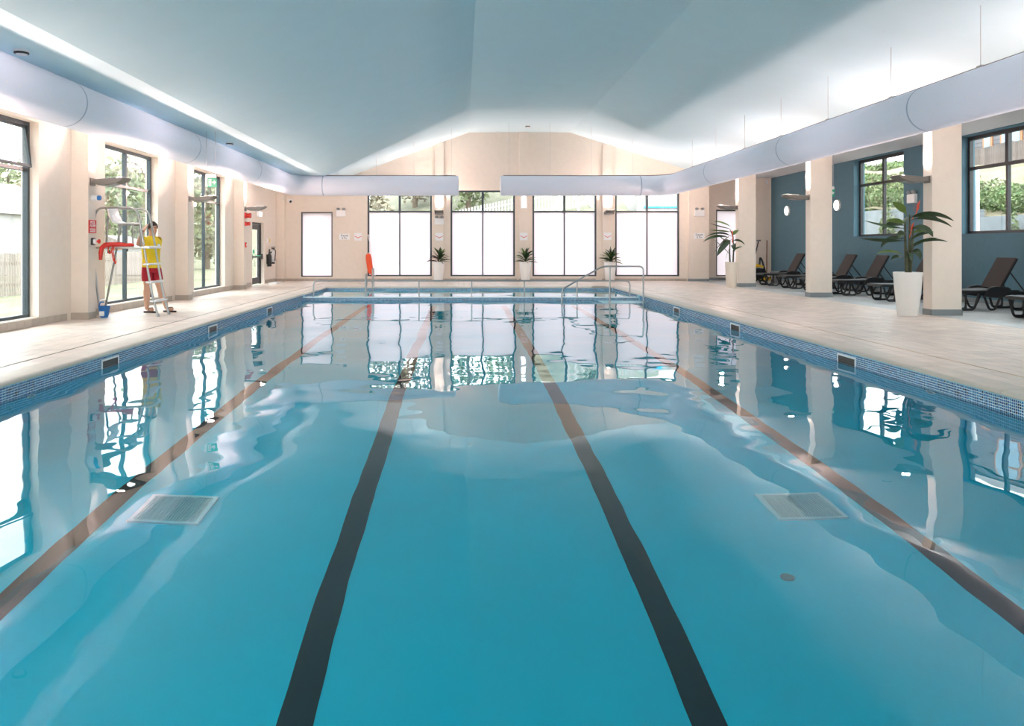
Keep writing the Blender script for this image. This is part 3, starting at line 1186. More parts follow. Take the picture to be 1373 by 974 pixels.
LL = ['out of view by the first left window', 'on the left pilaster nearest the frame edge', 'on the pilaster above the lifeguard chair', 'on the pilaster below the hanging exit sign', 'above the red fire sounders']
for i, y in enumerate(PIL_Y):
    luminaire('grey wedge shaped uplighter ' + LL[i], (-6.98, y + 0.15, 2.62), 0)
RL = ['out of view on the nearest column', 'on the column just outside the frame', 'on the column above the red flowered plant', 'on the middle column between loungers', 'on the farthest column above the drooping planter']
for i, y in enumerate(COL_Y):
    luminaire('grey wedge shaped uplighter ' + RL[i], ([9.30, 9.30, 9.28, 9.40, 9.38][i], y + 0.15, 2.74), PI)
luminaire('grey wedge shaped uplighter on the far wall above the first planter', (-0.91, YF - 0.13, 2.73), -PI / 2)
luminaire('grey wedge shaped uplighter on the far wall above the third planter', (5.725, YF - 0.13, 2.73), -PI / 2)


# round lamps on the blue wall and the bulkhead on the far pilaster
for i, (y, lab) in enumerate(((30.35, 'round glowing wall lamp nearest the broom corner'), (26.3, 'round glowing wall lamp seen right of the middle column'))):
    root = thing('round_wall_lamp', lab, 'wall light', (XR, y, 2.74), 0, 'round lamps on the blue wall')
    b = MB()
    prof = [(0.0, 0.0), (0.19, 0.0), (0.19, 0.05), (0.175, 0.06)]
    q = MB()
    q.lathe(prof, 28)
    rot = Matrix.Rotation(-PI / 2, 4, 'Y')
    b.add([rot @ Vector(v) for v in q.v], q.f)
    b.build('rim', M['white_plastic'], root, smooth='auto')
    q = MB()
    q.lathe([(0.172, 0.055), (0.16, 0.075), (0.11, 0.095), (0.04, 0.105)], 28)
    b = MB()
    b.add([rot @ Vector(v) for v in q.v], q.f)
    b.build('diffuser', M['lamp_on'], root, smooth=True, label='lit opal diffuser')
root = thing('bulkhead_lamp', 'small lit white bulkhead lamp on the middle far pilaster', 'wall light', (2.42, YF - 0.13, 3.13))
b = MB()
b.box(-0.13, 0.13, -0.05, 0, -0.27, 0.27)
b.build('housing', M['white_plastic'], root, bevel=0.02)
b = MB()
b.box(-0.07, 0.07, -0.075, -0.045, -0.20, 0.20)
b.build('diffuser', M['lamp_on'], root, bevel=0.015, label='lit opal diffuser')


# ------------------------------------------------------------------ emergency lights, signs, sensors
def emergency(label, loc, rz):
    root = thing('emergency_light', label, 'emergency light', loc, rz, 'twin headed emergency lights')
    b = MB()
    b.box(-0.19, 0.19, -0.09, 0, -0.15, 0.10)
    b.build('housing', M['white_plastic'], root, bevel=0.015)
    for s in (-1, 1):
        q = MB()
        q.ellipsoid((s * 0.11, -0.07, 0.155), (0.075, 0.055, 0.05), 12, 8)
        q.box(s * 0.11 - 0.02, s * 0.11 + 0.02, -0.06, -0.02, 0.09, 0.13)
        q.build('spot_head', M['grey_plastic'], root, smooth='auto')
    return root

emergency('white twin headed emergency light above the left depth sign', (-4.80, YF, 2.70), 0)
emergency('white twin headed emergency light below the far uplighter over the first planter', (-0.91, YF - 0.13, 2.38), 0)
emergency('white twin headed emergency light above the right depth sign', (9.33, YF - 0.15, 2.70), 0)
emergency('white twin headed emergency light on the blue wall behind the flowered plant', (XR, 21.9, 2.72), -PI / 2)


def depth_sign(label, loc):
    root = thing('depth_sign', label, 'sign', loc, 0, 'pool depth signs')
    b = MB()
    b.box(-0.21, 0.21, -0.012, 0, -0.115, 0.115)
    b.build('panel', M['sign_white'], root, bevel=0.004, bseg=1)
    text('lettering', 'Depth', 0.115, M['sign_black'], root, (0, -0.014, 0.045), (PI / 2, 0, 0))
    text('lettering', '0.7m', 0.105, M['sign_black'], root, (0, -0.014, -0.055), (PI / 2, 0, 0))

depth_sign('white depth sign with black lettering left of the tall end windows', (-4.67, YF, 1.755))
depth_sign('white depth sign with black lettering on the wide right pier', (9.33, YF - 0.15, 1.785))


def notice(label, loc):
    root = thing('notice', label, 'sign', loc, 0, 'white notices with a red mark')
    b = MB()
    b.box(-0.15, 0.15, -0.01, 0, -0.15, 0.15)
    b.build('panel', M['sign_white'], root, bevel=0.004, bseg=1)
    b = MB()
    w = 0.02
    b.prism([(-0.14, 0.04), (0.0, -0.03), (0.14, 0.04), (0.14, 0.015), (0.0, -0.065), (-0.14, 0.015)], -0.013, -0.009)
    b.build('red_mark', mat('pale_red_print', (0.75, 0.22, 0.20), 0.5), root, label='red chevron mark')
    return root

notice('white notice with red chevron beside the left depth sign', (-4.13, YF, 1.755))
notice('white notice with red chevron above the first small planter', (-0.91, YF - 0.13, 1.755))
notice('white notice with red chevron above the middle small planter', (2.42, YF - 0.13, 1.765))
notice('white notice with red chevron above the third small planter', (5.725, YF - 0.13, 1.775))

# red alarm sign, sensor and alarm button on the pilaster by the chair
fx = -6.98
root = thing('alarm_sign', 'red square sign with white lettering on the pilaster by the lifeguard chair', 'sign', (fx, 14.90, 1.74), PI / 2)
b = MB()
b.box(-0.155, 0.155, -0.012, 0, -0.125, 0.125)
b.build('panel', M['sign_red'], root, bevel=0.004, bseg=1)
for s, sz, z in (('POOL', 0.075, 0.075), ('ALARM', 0.07, 0.015)):
    text('lettering', s, sz, M['sign_white'], root, (0, -0.014, z), (PI / 2, 0, 0))
for z in (-0.045, -0.07, -0.095):
    b = MB()
    b.box(-0.11, 0.11, -0.014, -0.011, z - 0.006, z + 0.006)
    b.build('small_print', M['sign_white'], root)
root = thing('alarm_button', 'black and white alarm button with red knob below the red sign', 'alarm button', (fx, 14.90, 1.46), PI / 2)
b = MB()
b.box(-0.06, 0.06, -0.04, 0, -0.07, 0.07)
b.build('housing', M['black_plastic'], root, bevel=0.01)
b = MB()
q = MB()
q.lathe([(0.05, 0.0), (0.05, 0.05), (0.03, 0.055)], 16)
R90 = Matrix.Rotation(PI / 2, 4, 'X')
b.add([R90 @ Vector(v) + Vector((0, -0.04, 0)) for v in q.v], q.f)
b.build('collar', M['white_plastic'], root, smooth='auto')
b = MB()
q = MB()
q.lathe([(0.022, 0.0), (0.022, 0.03), (0.042, 0.035), (0.042, 0.055), (0.02, 0.068)], 16)
b.add([R90 @ Vector(v) + Vector((0, -0.09, 0)) for v in q.v], q.f)
b.build('knob', M['red_plastic'], root, smooth='auto')
root = thing('wall_beacon', 'white wall sounder with blue cap under the uplighter by the chair', 'beacon', (fx, 14.90, 2.28), PI / 2)
b = MB()
q = MB()
q.lathe([(0.055, 0.0), (0.055, 0.10), (0.045, 0.11)], 16)
b.add([R90 @ Vector(v) for v in q.v], q.f)
b.build('body', M['white_plastic'], root, smooth='auto')
q = MB()
q.lathe([(0.045, 0.0), (0.045, 0.05), (0.03, 0.065)], 16)
b = MB()
b.add([R90 @ Vector(v) + Vector((0, -0.105, 0)) for v in q.v], q.f)
b.build('blue_cap', M['blue_plastic'], root, smooth='auto')
# red fire sounders on the last left pilaster
for z, k, lab in ((2.36, 1.0, 'larger red fire sounder on the pilaster by the exit door'), (2.10, 0.75, 'smaller red fire sounder under the larger one by the exit door')):
    root = thing('fire_sounder', lab, 'fire sounder', (fx, 25.40, z), PI / 2)
    b = MB()
    b.box(-0.10 * k, 0.10 * k, -0.06, 0, -0.09 * k, 0.09 * k)
    b.build('base', M['red_plastic'], root, bevel=0.012)
    q = MB()
    q.lathe([(0.06 * k, 0.0), (0.085 * k, 0.10 * k), (0.08 * k, 0.13 * k)], 16)
    b = MB()
    b.add([R90 @ Vector(v) + Vector((0, -0.06, 0)) for v in q.v], q.f)
    b.build('horn', M['red_plastic'], root, smooth='auto')
root = thing('call_point', 'small red fire call point low on the pilaster by the exit door', 'call point', (fx, 25.40, 1.42), PI / 2)
b = MB()
b.box(-0.05, 0.05, -0.045, 0, -0.08, 0.08)
b.build('housing', M['red_plastic'], root, bevel=0.01)
b = MB()
b.box(-0.03, 0.03, -0.05, -0.04, -0.03, 0.03)
b.build('glass', M['sign_white'], root)
root = thing('exit_lamp', 'white lit exit lamp above the fire exit door', 'exit light', (XL, 28.3, 2.53), PI / 2)
b = MB()
b.box(-0.20, 0.20, -0.08, 0, -0.10, 0.10)
b.build('housing', M['white_plastic'], root, bevel=0.012)
b = MB()
b.box(-0.15, 0.15, -0.086, -0.078, -0.07, 0.07)
b.build('diffuser', M['lamp_on'], root, label='lit diffuser')

# hanging exit signs
def exit_sign(label, loc, ztop):
    root = thing('exit_sign', label, 'exit sign', loc)
    b = MB()
    b.box(-0.15, 0.10, -0.02, 0.02, 0.10, 0.19)
    b.box(-0.15, -0.10, -0.02, 0.02, -0.10, 0.12)
    b.build('housing', M['white_plastic'], root, bevel=0.006, bseg=1)
    b = MB()
    b.box(-0.095, 0.105, -0.022, 0.022, -0.11, 0.10)
    b.build('green_panel', M['green_sign'], root, bevel=0.004, bseg=1)
    b = MB()
    # running figure, door and arrow
    b.box(-0.075, -0.015, -0.026, -0.021, -0.08, 0.075)
    b.prism([(0.0, 0.015), (0.045, 0.015), (0.045, 0.05), (0.095, 0.0), (0.045, -0.05), (0.045, -0.015), (0.0, -0.015)], -0.026, -0.021)
    b.build('symbol', M['sign_white'], root, label='white doorway and arrow symbol')
    b = MB()
    b.tube([(-0.06, -0.0, -0.06), (-0.045, -0.0, 0.0), (-0.03, -0.0, -0.06)], 0.006, 5)
    b.ellipsoid((-0.045, 0, 0.035), (0.012, 0.006, 0.014), 8, 6)
    o = b.build('running_figure', M['green_sign'], root)
    o.location = (0, -0.028, 0)
    for x in (-0.13, 0.07):
        b = MB()
        b.tube([(x, 0, 0.18), (x, 0, ztop - loc[2])], 0.006, 5)
        b.build('wire', M['wire'], root)

exit_sign('green exit sign hanging on two wires before the third left window', (-5.60, 17.7, 2.80), 3.95)
exit_sign('green exit sign hanging by the round lamp right of the middle column', (10.95, 23.5, 2.96), 4.16)

def detector(label, loc):
    root = thing('smoke_detector', label, 'smoke detector', loc)
    b = MB()
    b.lathe([(0.06, -0.06), (0.085, -0.035), (0.085, -0.02)], 20)
    b.build('sensor', M['white_plastic'], root, smooth='auto')
    b = MB()
    b.lathe([(0.075, -0.05), (0.092, -0.045), (0.092, -0.028)], 20)
    b.build('vent_ring', M['black_plastic'], root)
    b = MB()
    b.lathe([(0.095, -0.02), (0.10, 0.002)], 20)
    b.build('base', M['white_plastic'], root, smooth='auto')

detector('white smoke detector on the left eaves nearest the camera', (-5.8, 10.4, 3.945))
detector('white smoke detector on the left eaves beyond the exit sign', (-5.77, 19.6, 3.945))
detector('white smoke detector on the alcove ceiling by the nearest column', (10.3, 19.3, 4.135))
detector('white smoke detector on the alcove ceiling beside the farthest column', (10.25, 27.6, 4.135))
detector('small smoke detector on the flat ridge near the far wall', (2.45, 29.6, 5.89))

def sensor(label, loc, rz, m='cream_plastic'):
    root = thing('motion_sensor', label, 'sensor', loc, rz)
    b = MB()
    b.box(-0.05, 0.05, -0.06, 0, -0.09, 0.09)
    b.build('housing', M[m], root, bevel=0.025, bseg=3)
    b = MB()
    b.ellipsoid((0, -0.055, -0.03), (0.035, 0.02, 0.04), 10, 8)
    b.build('lens', M['white_plastic'], root, smooth=True)
sensor('small cream motion sensor in the far left corner', (-7.05, 30.95, 3.30), 0.4)
sensor('white rounded speaker high in the alcove corner', (12.3, YA, 3.98), 0, 'white_plastic')
root = thing('security_camera', 'small white security camera with black lens on the far left pilaster', 'camera', (-6.82, 31.3, 3.17))
b = MB()
b.box(-0.10, 0.10, -0.05, 0, -0.07, 0.07)
b.build('mount', M['white_plastic'], root, bevel=0.02)
b = MB()
b.ellipsoid((0.03, -0.10, -0.02), (0.08, 0.08, 0.08), 14, 10)
b.build('dome', M['white_plastic'], root, smooth=True)
b = MB()
b.ellipsoid((0.05, -0.155, -0.03), (0.05, 0.035, 0.05), 12, 8)
b.build('lens', M['black_plastic'], root, smooth=True)

# fire extinguishers, small plates and mat by the door
root = thing('fire_extinguisher', 'white and black fire extinguisher on the left wall by the exit door', 'fire extinguisher', (XL + 0.12, 29.85, 0.72))
b = MB()
b.lathe([(0.085, 0.0), (0.095, 0.02), (0.095, 0.42), (0.07, 0.49), (0.03, 0.52), (0.03, 0.56)], 20)
b.build('cylinder', mat('polished_steel_cylinder', (0.75, 0.74, 0.72), 0.3, metal=0.6), root, smooth='auto')
b = MB()
b.box(-0.03, 0.10, -0.02, 0.02, 0.56, 0.60)
b.box(-0.03, 0.12, -0.02, 0.02, 0.62, 0.645)
b.build('handle', M['black_plastic'], root)
b = MB()
b.tube(rounded([(0.03, -0.02, 0.56), (0.14, -0.08, 0.52), (0.13, -0.10, 0.22), (0.12, -0.10, 0.10)], 0.06), 0.018, 8)
b.build('hose', M['black_plastic'], root, smooth=True)
b = MB()
b.lathe([(0.097, -0.005), (0.099, 0.06), (0.097, 0.065)], 20)
b.build('foot_ring', M['black_plastic'], root, smooth='auto')
b = MB()
b.box(-0.12, -0.085, -0.05, 0.05, 0.1, 0.55)
b.build('wall_bracket', M['black_plastic'], root)
root = thing('fire_blanket_case', 'flat black extinguisher beside the white one by the exit door', 'fire extinguisher', (XL + 0.10, 29.50, 0.62))
b = MB()
b.lathe([(0.07, 0.0), (0.08, 0.02), (0.08, 0.40), (0.05, 0.47), (0.025, 0.50)], 18)
b.build('cylinder', M['black_plastic'], root, smooth='auto')
b = MB()
b.box(-0.03, 0.09, -0.02, 0.02, 0.50, 0.56)
b.build('handle', M['black_plastic'], root)
b = MB()
b.box(-0.10, -0.07, -0.04, 0.04, 0.1, 0.45)
b.build('wall_bracket', M['black_plastic'], root)
root.name = 'fire_extinguisher'
for k, y in enumerate((29.55, 29.95)):
    b = MB()
    b.box(XL, XL + 0.008, y - 0.06, y + 0.06, 1.52, 1.66)
    o = b.build('small_plate', M['yellow'] if k == 1 else M['sign_white'])
    tag(o, ['small white plate above the black extinguisher', 'small yellow plate above the white extinguisher'][k], 'sign')
b = MB()
b.box(-7.05, -6.75, 28.7, 29.6, 0.001, 0.05)
o = b.build('white_tray', M['white_plastic'], bevel=0.015)
tag(o, 'low white tray on the deck outside the fire exit door', 'tray')


# ------------------------------------------------------------------ pool fittings
def skimmer(label, x, y, d):
    root = thing('skimmer', label, 'skimmer', (x, y, -0.175), 0 if d > 0 else PI, 'white framed skimmers in the pool sides')
    L, H, t = 0.25, 0.085, 0.022
    b = MB()
    b.box(0.0, 0.016, -L, L, H - t, H)
    b.box(0.0, 0.016, -L, L, -H, -H + t)
    b.box(0.0, 0.016, -L, -L + t, -H + t, H - t)
    b.box(0.0, 0.016, L - t, L, -H + t, H - t)
    b.build('frame', M['white_plastic'], root, bevel=0.004, bseg=1)
    b = MB()
    b.box(0.001, 0.008, -L + t, L - t, -H + t, H - t)
    b.build('flap', mat('brown_black_skimmer_flap', (0.035, 0.03, 0.022), 0.5), root)
    b = MB()
    for k in range(3):
        z = -H + t + 0.03 + k * 0.032
        b.box(0.008, 0.012, -L + t, L - t, z, z + 0.004)
    b.build('louvre', M['black_plastic'], root)

for y, w in ((10.35, 'nearest the camera'), (14.6, 'level with the lifeguard chair'), (18.9, 'farthest along')):
    skimmer('white framed skimmer in the left pool side, ' + w, PX0 + 0.003, y, 1)
for y, w in ((10.54, 'nearest the camera'), (14.84, 'second along'), (18.9, 'farthest, near the entry platform')):
    skimmer('white framed skimmer in the right pool side, ' + w, PX1 - 0.003, y, -1)

def grate(label, x0, y0):
    root = thing('floor_grate', label, 'grate', (x0 + 0.26, y0 + 0.26, ZB), 0, 'steel grates in the pool floor')
    b = MB()
    for (a, c, d, e) in ((-0.26, 0.26, -0.26, -0.225), (-0.26, 0.26, 0.225, 0.26), (-0.26, -0.225, -0.225, 0.225), (0.225, 0.26, -0.225, 0.225)):
        b.box(a, c, d, e, 0.0, 0.03)
    b.build('frame', M['white_plastic'], root)
    b = MB()
    b.box(-0.225, 0.225, -0.225, 0.225, 0.0, 0.004)
    b.build('well', M['grey_plastic'], root)
    sl = MB()
    sl.box(-0.006, 0.006, -0.225, 0.225, 0.004, 0.024)
    sm = sl.mesh('slat', M['grate'])
    for k in range(22):
        link('slat', sm, root, (-0.21 + 0.02 * k, 0, 0))

grate('square steel grate on the pool floor beside the left outer lane line', -2.48, 5.83)
grate('square steel grate on the pool floor beside the right outer lane line', 2.35, 5.86)
b = MB()
b.lathe([(0.045, 0.0), (0.045, 0.012), (0.03, 0.018)], 18, (2.06, 5.04, ZB))
o = b.build('floor_inlet', M['grey_plastic'], smooth='auto')
tag(o, 'small grey round inlet on the pool floor near the right grate', 'inlet')
for d, x, y, w in ((1, PX0, 8.45, 'left'), (-1, PX1, 8.65, 'right')):
    root = thing('wall_inlet', 'round grey inlet fitting under water in the %s pool side' % w, 'inlet', (x + d * 0.004, y, -0.40), 0 if d > 0 else PI)
    RY = Matrix.Rotation(PI / 2, 4, 'Y')
    q = MB()
    q.lathe([(0.06, 0.0), (0.09, 0.0), (0.09, 0.012), (0.065, 0.016)], 24, close=False)
    b = MB()
    b.add([RY @ Vector(v) for v in q.v], q.f)
    b.build('ring', M['cream_plastic'], root, smooth='auto')
    q = MB()
    q.lathe([(0.062, 0.004), (0.05, 0.010)], 24)
    b = MB()
    b.add([RY @ Vector(v) for v in q.v], q.f)
    b.build('nozzle', M['grey_plastic'], root, smooth='auto')

# long rail on the divider
root = thing('divider_rail', 'long low steel rail along the wall dividing the two pools', 'handrail', (0.28, 23.05, -0.10))
zt = 0.37 + 0.10
b = MB()
b.tube(rounded([(-4.62, 0, 0), (-4.62, 0, zt), (4.60, 0, zt), (4.60, 0, 0)], 0.14, 8), 0.021, 10)
b.build('rail', M['steel'], root, smooth='auto')
for k in range(1, 6):
    x = -4.62 + k * 9.22 / 6
    b = MB()
    b.tube([(x, 0, 0), (x, 0, zt)], 0.020, 10)
    b.build('post', M['steel'], root, smooth='auto')
for k in range(7):
    x = -4.62 + k * 9.22 / 6
    b = MB()
    b.lathe([(0.045, 0.0), (0.045, 0.008), (0.025, 0.014)], 14, (x, 0, 0))
    b.build('flange', M['steel'], root, smooth='auto')

# handrail on the entry platform
root = thing('entry_handrail', 'bent steel handrail standing on the entry platform, sloping into the pool', 'handrail', (4.35, 22.1, ZW))
z = lambda v: v - ZW
b = MB()
b.tube(rounded([(5.06 - 4.35, 0, 0.004), (5.06 - 4.35, 0, z(0.81)), (3.92 - 4.35, 0, z(0.81)), (2.78 - 4.35, 0, z(0.17)), (2.78 - 4.35, 0, -1.43)], 0.13, 8), 0.023, 10)
b.build('rail', M['steel'], root, smooth='auto')
b = MB()
b.tube([(4.12 - 4.35, 0, 0.004), (4.12 - 4.35, 0, z(0.81))], 0.022, 10)
b.build('post', M['steel'], root, smooth='auto')
for x in (5.06 - 4.35, 4.12 - 4.35):
    b = MB()
    b.lathe([(0.06, 0.004), (0.06, 0.014), (0.03, 0.022)], 16, (x, 0, 0))
    b.build('flange', M['steel'], root, smooth='auto')

# small ladder at the far edge of the small pool
root = thing('pool_ladder', 'small steel grab ladder at the far left edge of the small pool', 'ladder', (-3.05, 26.9, 0))
for dx in (0.0, -0.24):
    b = MB()
    h = 0.62 if dx == 0 else 0.42
    b.tube(rounded([(dx, 0.28, -0.01), (dx, 0.28, h), (dx, -0.12, h), (dx, -0.12, -0.70)], 0.12, 8), 0.02, 10)
    b.build('stringer', M['steel'], root, smooth='auto')
for zz in (-0.3, -0.55):
    b = MB()
    b.box(-0.24, 0.0, -0.16, -0.08, zz - 0.012, zz + 0.012)
    b.build('tread', M['steel'], root, bevel=0.004, bseg=1)

# rescue tube hanging by the first end window
root = thing('rescue_tube', 'orange red rescue tube hanging on a white rope by the first end window', 'rescue tube', (-3.72, YF - 0.16, 0.30), 0)
b = MB()
b.tube([(0.13, 0, -0.02), (0.12, 0, 0.02), (0.10, 0, 0.10), (0.03, 0, 0.60), (0.01, 0, 0.74), (0.0, 0, 0.79)], [0.03, 0.085, 0.11, 0.12, 0.10, 0.04], 14)
b.build('float', M['orange_foam'], root, smooth='auto')
b = MB()
b.tube([(0.0, 0, 0.78), (0.12, 0.05, 0.92), (0.0, 0.10, 1.50)], 0.012, 6)
b.build('strap', M['white_plastic'], root)
b = MB()
b.tube([(0.12, 0, 0.92), (0.22, 0.0, 0.50), (0.34, 0, 0.12), (0.30, -0.02, -0.06), (0.20, -0.02, -0.05), (0.24, 0, 0.08)], 0.014, 6)
b.build('rope', M['white_plastic'], root)
b = MB()
b.box(-0.03, 0.03, 0.06, 0.16, 1.48, 1.54)
b.build('hook', M['steel_dull'], root)
b = MB()
b.tube([(0.13, 0, -0.02), (0.17, -0.02, -0.10)], 0.02, 6)
b.build('tail_clip', M['red_plastic'], root)


# ------------------------------------------------------------------ lifeguard chair
root = thing('lifeguard_chair', 'tall steel lifeguard chair with ladder steps and white plastic seat', 'lifeguard chair', (-6.55, 15.62, 0))
cx, cy_ = -6.55, 15.62
YN_, YF_ = -0.29, 0.27
zpl = 1.345
def loc_(x, z, s):
    return (x - cx, YN_ if s == 0 else YF_, z)
for s in (0, 1):
    b = MB()
    b.tube(rounded([loc_(-5.90, 0.012, s), loc_(-6.02, 0.42, s), loc_(-6.30, 2.12, s), loc_(-7.12, 2.12, s), loc_(-7.16, zpl, s)], 0.20, 8), 0.021, 10)
    b.build('ladder_rail', M['steel'], root, smooth='auto')
    b = MB()
    b.tube([(loc_(-5.90, 0.0, s)), (loc_(-5.90, 0.05, s))], 0.028, 10)
    b.build('foot_cap', M['grey_plastic'], root)
for s, (xt, xb_) in ((0, (-7.18, -7.02)), (1, (-6.86, -7.20))):
    b = MB()
    b.tube([loc_(xt, zpl + (0.45 if s else 0), s), loc_(xb_, 0.012, s)], 0.021, 10)
    b.build('rear_leg', M['steel'], root, smooth='auto')
b = MB()
b.tube([loc_(-7.05, 0.30, 0), loc_(-7.16, 0.30, 1)], 0.018, 8)
b.build('rear_stretcher', M['steel'], root)
b = MB()
b.tube([loc_(-7.05, 0.14, 0), loc_(-7.16, 0.10, 1)], 0.015, 8)
b.build('rear_stretcher', M['steel_dull'], root)
for z_, x_ in ((1.02, -6.115), (0.67, -6.06), (0.306, -5.985)):
    b = MB()
    b.box(x_ - cx - 0.075, x_ - cx + 0.055, YN_ - 0.02, YF_ + 0.02, z_ - 0.02, z_ + 0.016)
    b.build('step', M['white_plastic'], root, bevel=0.006, bseg=1)
b = MB()
b.box(-7.16 - cx, -6.12 - cx, YN_ - 0.015, YF_ + 0.015, zpl - 0.022, zpl + 0.014)
b.build('platform', M['steel_dull'], root, bevel=0.006, bseg=1)
b = MB()
b.box(-6.22 - cx, -6.06 - cx, YN_ - 0.02, YF_ + 0.02, zpl - 0.02, zpl + 0.03)
b.build('step', M['white_plastic'], root, bevel=0.006, bseg=1, label='top step at the platform edge')
# moulded seat facing the pool
sec = [(-6.93, 2.13), (-6.90, 2.135), (-6.86, 1.98), (-6.80, 1.865), (-6.72, 1.835), (-6.55, 1.83), (-6.43, 1.84), (-6.40, 1.82), (-6.43, 1.805),
       (-6.72, 1.80), (-6.83, 1.83), (-6.90, 1.96)]
b = MB()
b.prism([(x - cx, z_) for x, z_ in sec], -0.22, 0.22)
b.build('seat', M['white_plastic'], root, smooth='auto', bevel=0.012)
for dy in (-0.19, 0.17):
    for x in (-6.70, -6.43):
        b = MB()
        b.tube([(x - cx, dy, zpl + 0.012), (x - cx, dy, 1.81)], 0.016, 8)
        b.build('seat_leg', M['steel'], root)
    b = MB()
    b.tube([(-6.70 - cx, dy, 1.79), (-6.43 - cx, dy, 1.79)], 0.016, 8)
    b.build('seat_rail', M['steel'], root)

# rescue tube lying over the platform
root = thing('rescue_tube', 'red rescue tube draped over the lifeguard chair platform with straps hanging', 'rescue tube', (-6.75, 15.26, zpl))
b = MB()
b.tube(rounded([(-0.20, -0.065, -0.22), (-0.185, -0.06, 0.02), (-0.12, -0.02, 0.075), (0.25, 0.02, 0.075)], 0.08, 6), [0.04] + [0.058] * 13 + [0.045], 12) if False else b.tube(
    [(-0.20, -0.075, -0.24), (-0.195, -0.075, -0.10), (-0.18, -0.07, -0.01), (-0.13, -0.045, 0.05), (-0.04, 0.0, 0.06), (0.10, 0.02, 0.06), (0.24, 0.02, 0.058)],
    [0.03, 0.042, 0.045, 0.045, 0.045, 0.045, 0.035], 12)
b.build('float', M['red_plastic'], root, smooth='auto')
b = MB()
b.tube([(0.24, 0.02, 0.05), (0.34, 0.02, 0.052), (0.40, 0.03, 0.05)], [0.034, 0.036, 0.02], 10)
b.build('float_end', M['red_plastic'], root, smooth='auto')
for k, (x0, ln) in enumerate(((0.02, 0.28), (0.05, 0.33), (-0.05, 0.14))):
    b = MB()
    b.tube(rounded([(x0, -0.05, 0.03), (x0 - 0.01, -0.075, -0.06), (x0 + 0.03, -0.075, -ln), (x0 + 0.055, -0.075, -ln + 0.08)], 0.05, 5), 0.010, 6)
    b.build('strap', M['red_plastic'], root)
b = MB()
b.cbox((0.30, -0.05, -0.05), (0.03, 0.02, 0.05))
b.cbox((-0.05, -0.06, -0.08), (0.04, 0.03, 0.06))
b.build('clip', M['black_plastic'], root)

# blue dustpan and mop beside the chair
root = thing('dustpan', 'blue plastic dustpan bucket standing by the foot of the pilaster', 'dustpan', (-6.86, 15.14, 0))
b = MB()
b.lathe([(0.06, 0.0), (0.075, 0.02), (0.11, 0.22), (0.115, 0.225), (0.105, 0.215), (0.07, 0.03)], 20, close=False)
b.lathe([(0.06, 0.0), (0.07, 0.025)], 20)
b.build('pan', M['blue_plastic'], root, smooth='auto')
b = MB()
b.box(-0.05, 0.04, -0.108, -0.078, 0.04, 0.13)
b.build('white_label', M['sign_white'], root, bevel=0.01)
b = MB()
b.tube(rounded([(-0.10, 0, 0.215), (-0.08, 0, 0.30), (0.0, 0, 0.30)], 0.05), 0.012, 8)
b.build('handle', M['blue_plastic'], root)
# ------------------------------------------------------------------ person
def skin_mesh(joints, edges, sub=2):
    """joints: name -> (x, y, z, r); edges: pairs; returns a mesh grown with a Skin modifier"""
    names = list(joints)
    me = bpy.data.meshes.new('skeleton')
    me.from_pydata([joints[n][:3] for n in names], [(names.index(a), names.index(b)) for a, b in edges], [])
    ob = bpy.data.objects.new('skeleton', me)
    COL.objects.link(ob)
    md = ob.modifiers.new('skin', 'SKIN')
    md.use_smooth_shade = True
    sv = me.skin_vertices[0].data
    for i, n in enumerate(names):
        r = joints[n][3]
        sv[i].radius = r if isinstance(r, tuple) else (r, r)
        sv[i].use_root = (i == 0)
    s = ob.modifiers.new('sub', 'SUBSURF')
    s.levels = s.render_levels = sub
    dg = bpy.context.evaluated_depsgraph_get()
    dg.update()
    out = bpy.data.meshes.new_from_object(ob.evaluated_get(dg))
    bpy.data.objects.remove(ob)
    bpy.data.meshes.remove(me)
    out.materials.clear()
    return out


def loft(b, rings, right, fwd, n=20, cap0=False, cap1=False):
    """rings: (cx, cy, z, half width, half depth)"""
    vs, fs = [], []
    for (x, y, z_, rw, rd) in rings:
        for k in range(n):
            a = 2 * PI * k / n
            ca, sa = math.cos(a), math.sin(a)
            # slightly squared oval
            q = (abs(ca) ** 2.6 + abs(sa) ** 2.6) ** (-1 / 2.6)
            p = Vector((x, y, z_)) + right * (rw * ca * q) + fwd * (rd * sa * q)
            vs.append(p)
    for i in range(len(rings) - 1):
        for k in range(n):
            p, q = i * n + k, i * n + (k + 1) % n
            fs.append((p, q, q + n, p + n))
    if cap0:
        fs.append(tuple(range(n))[::-1])
    if cap1:
        fs.append(tuple(range((len(rings) - 1) * n, len(rings) * n)))
    b.add(vs, fs)
    return b

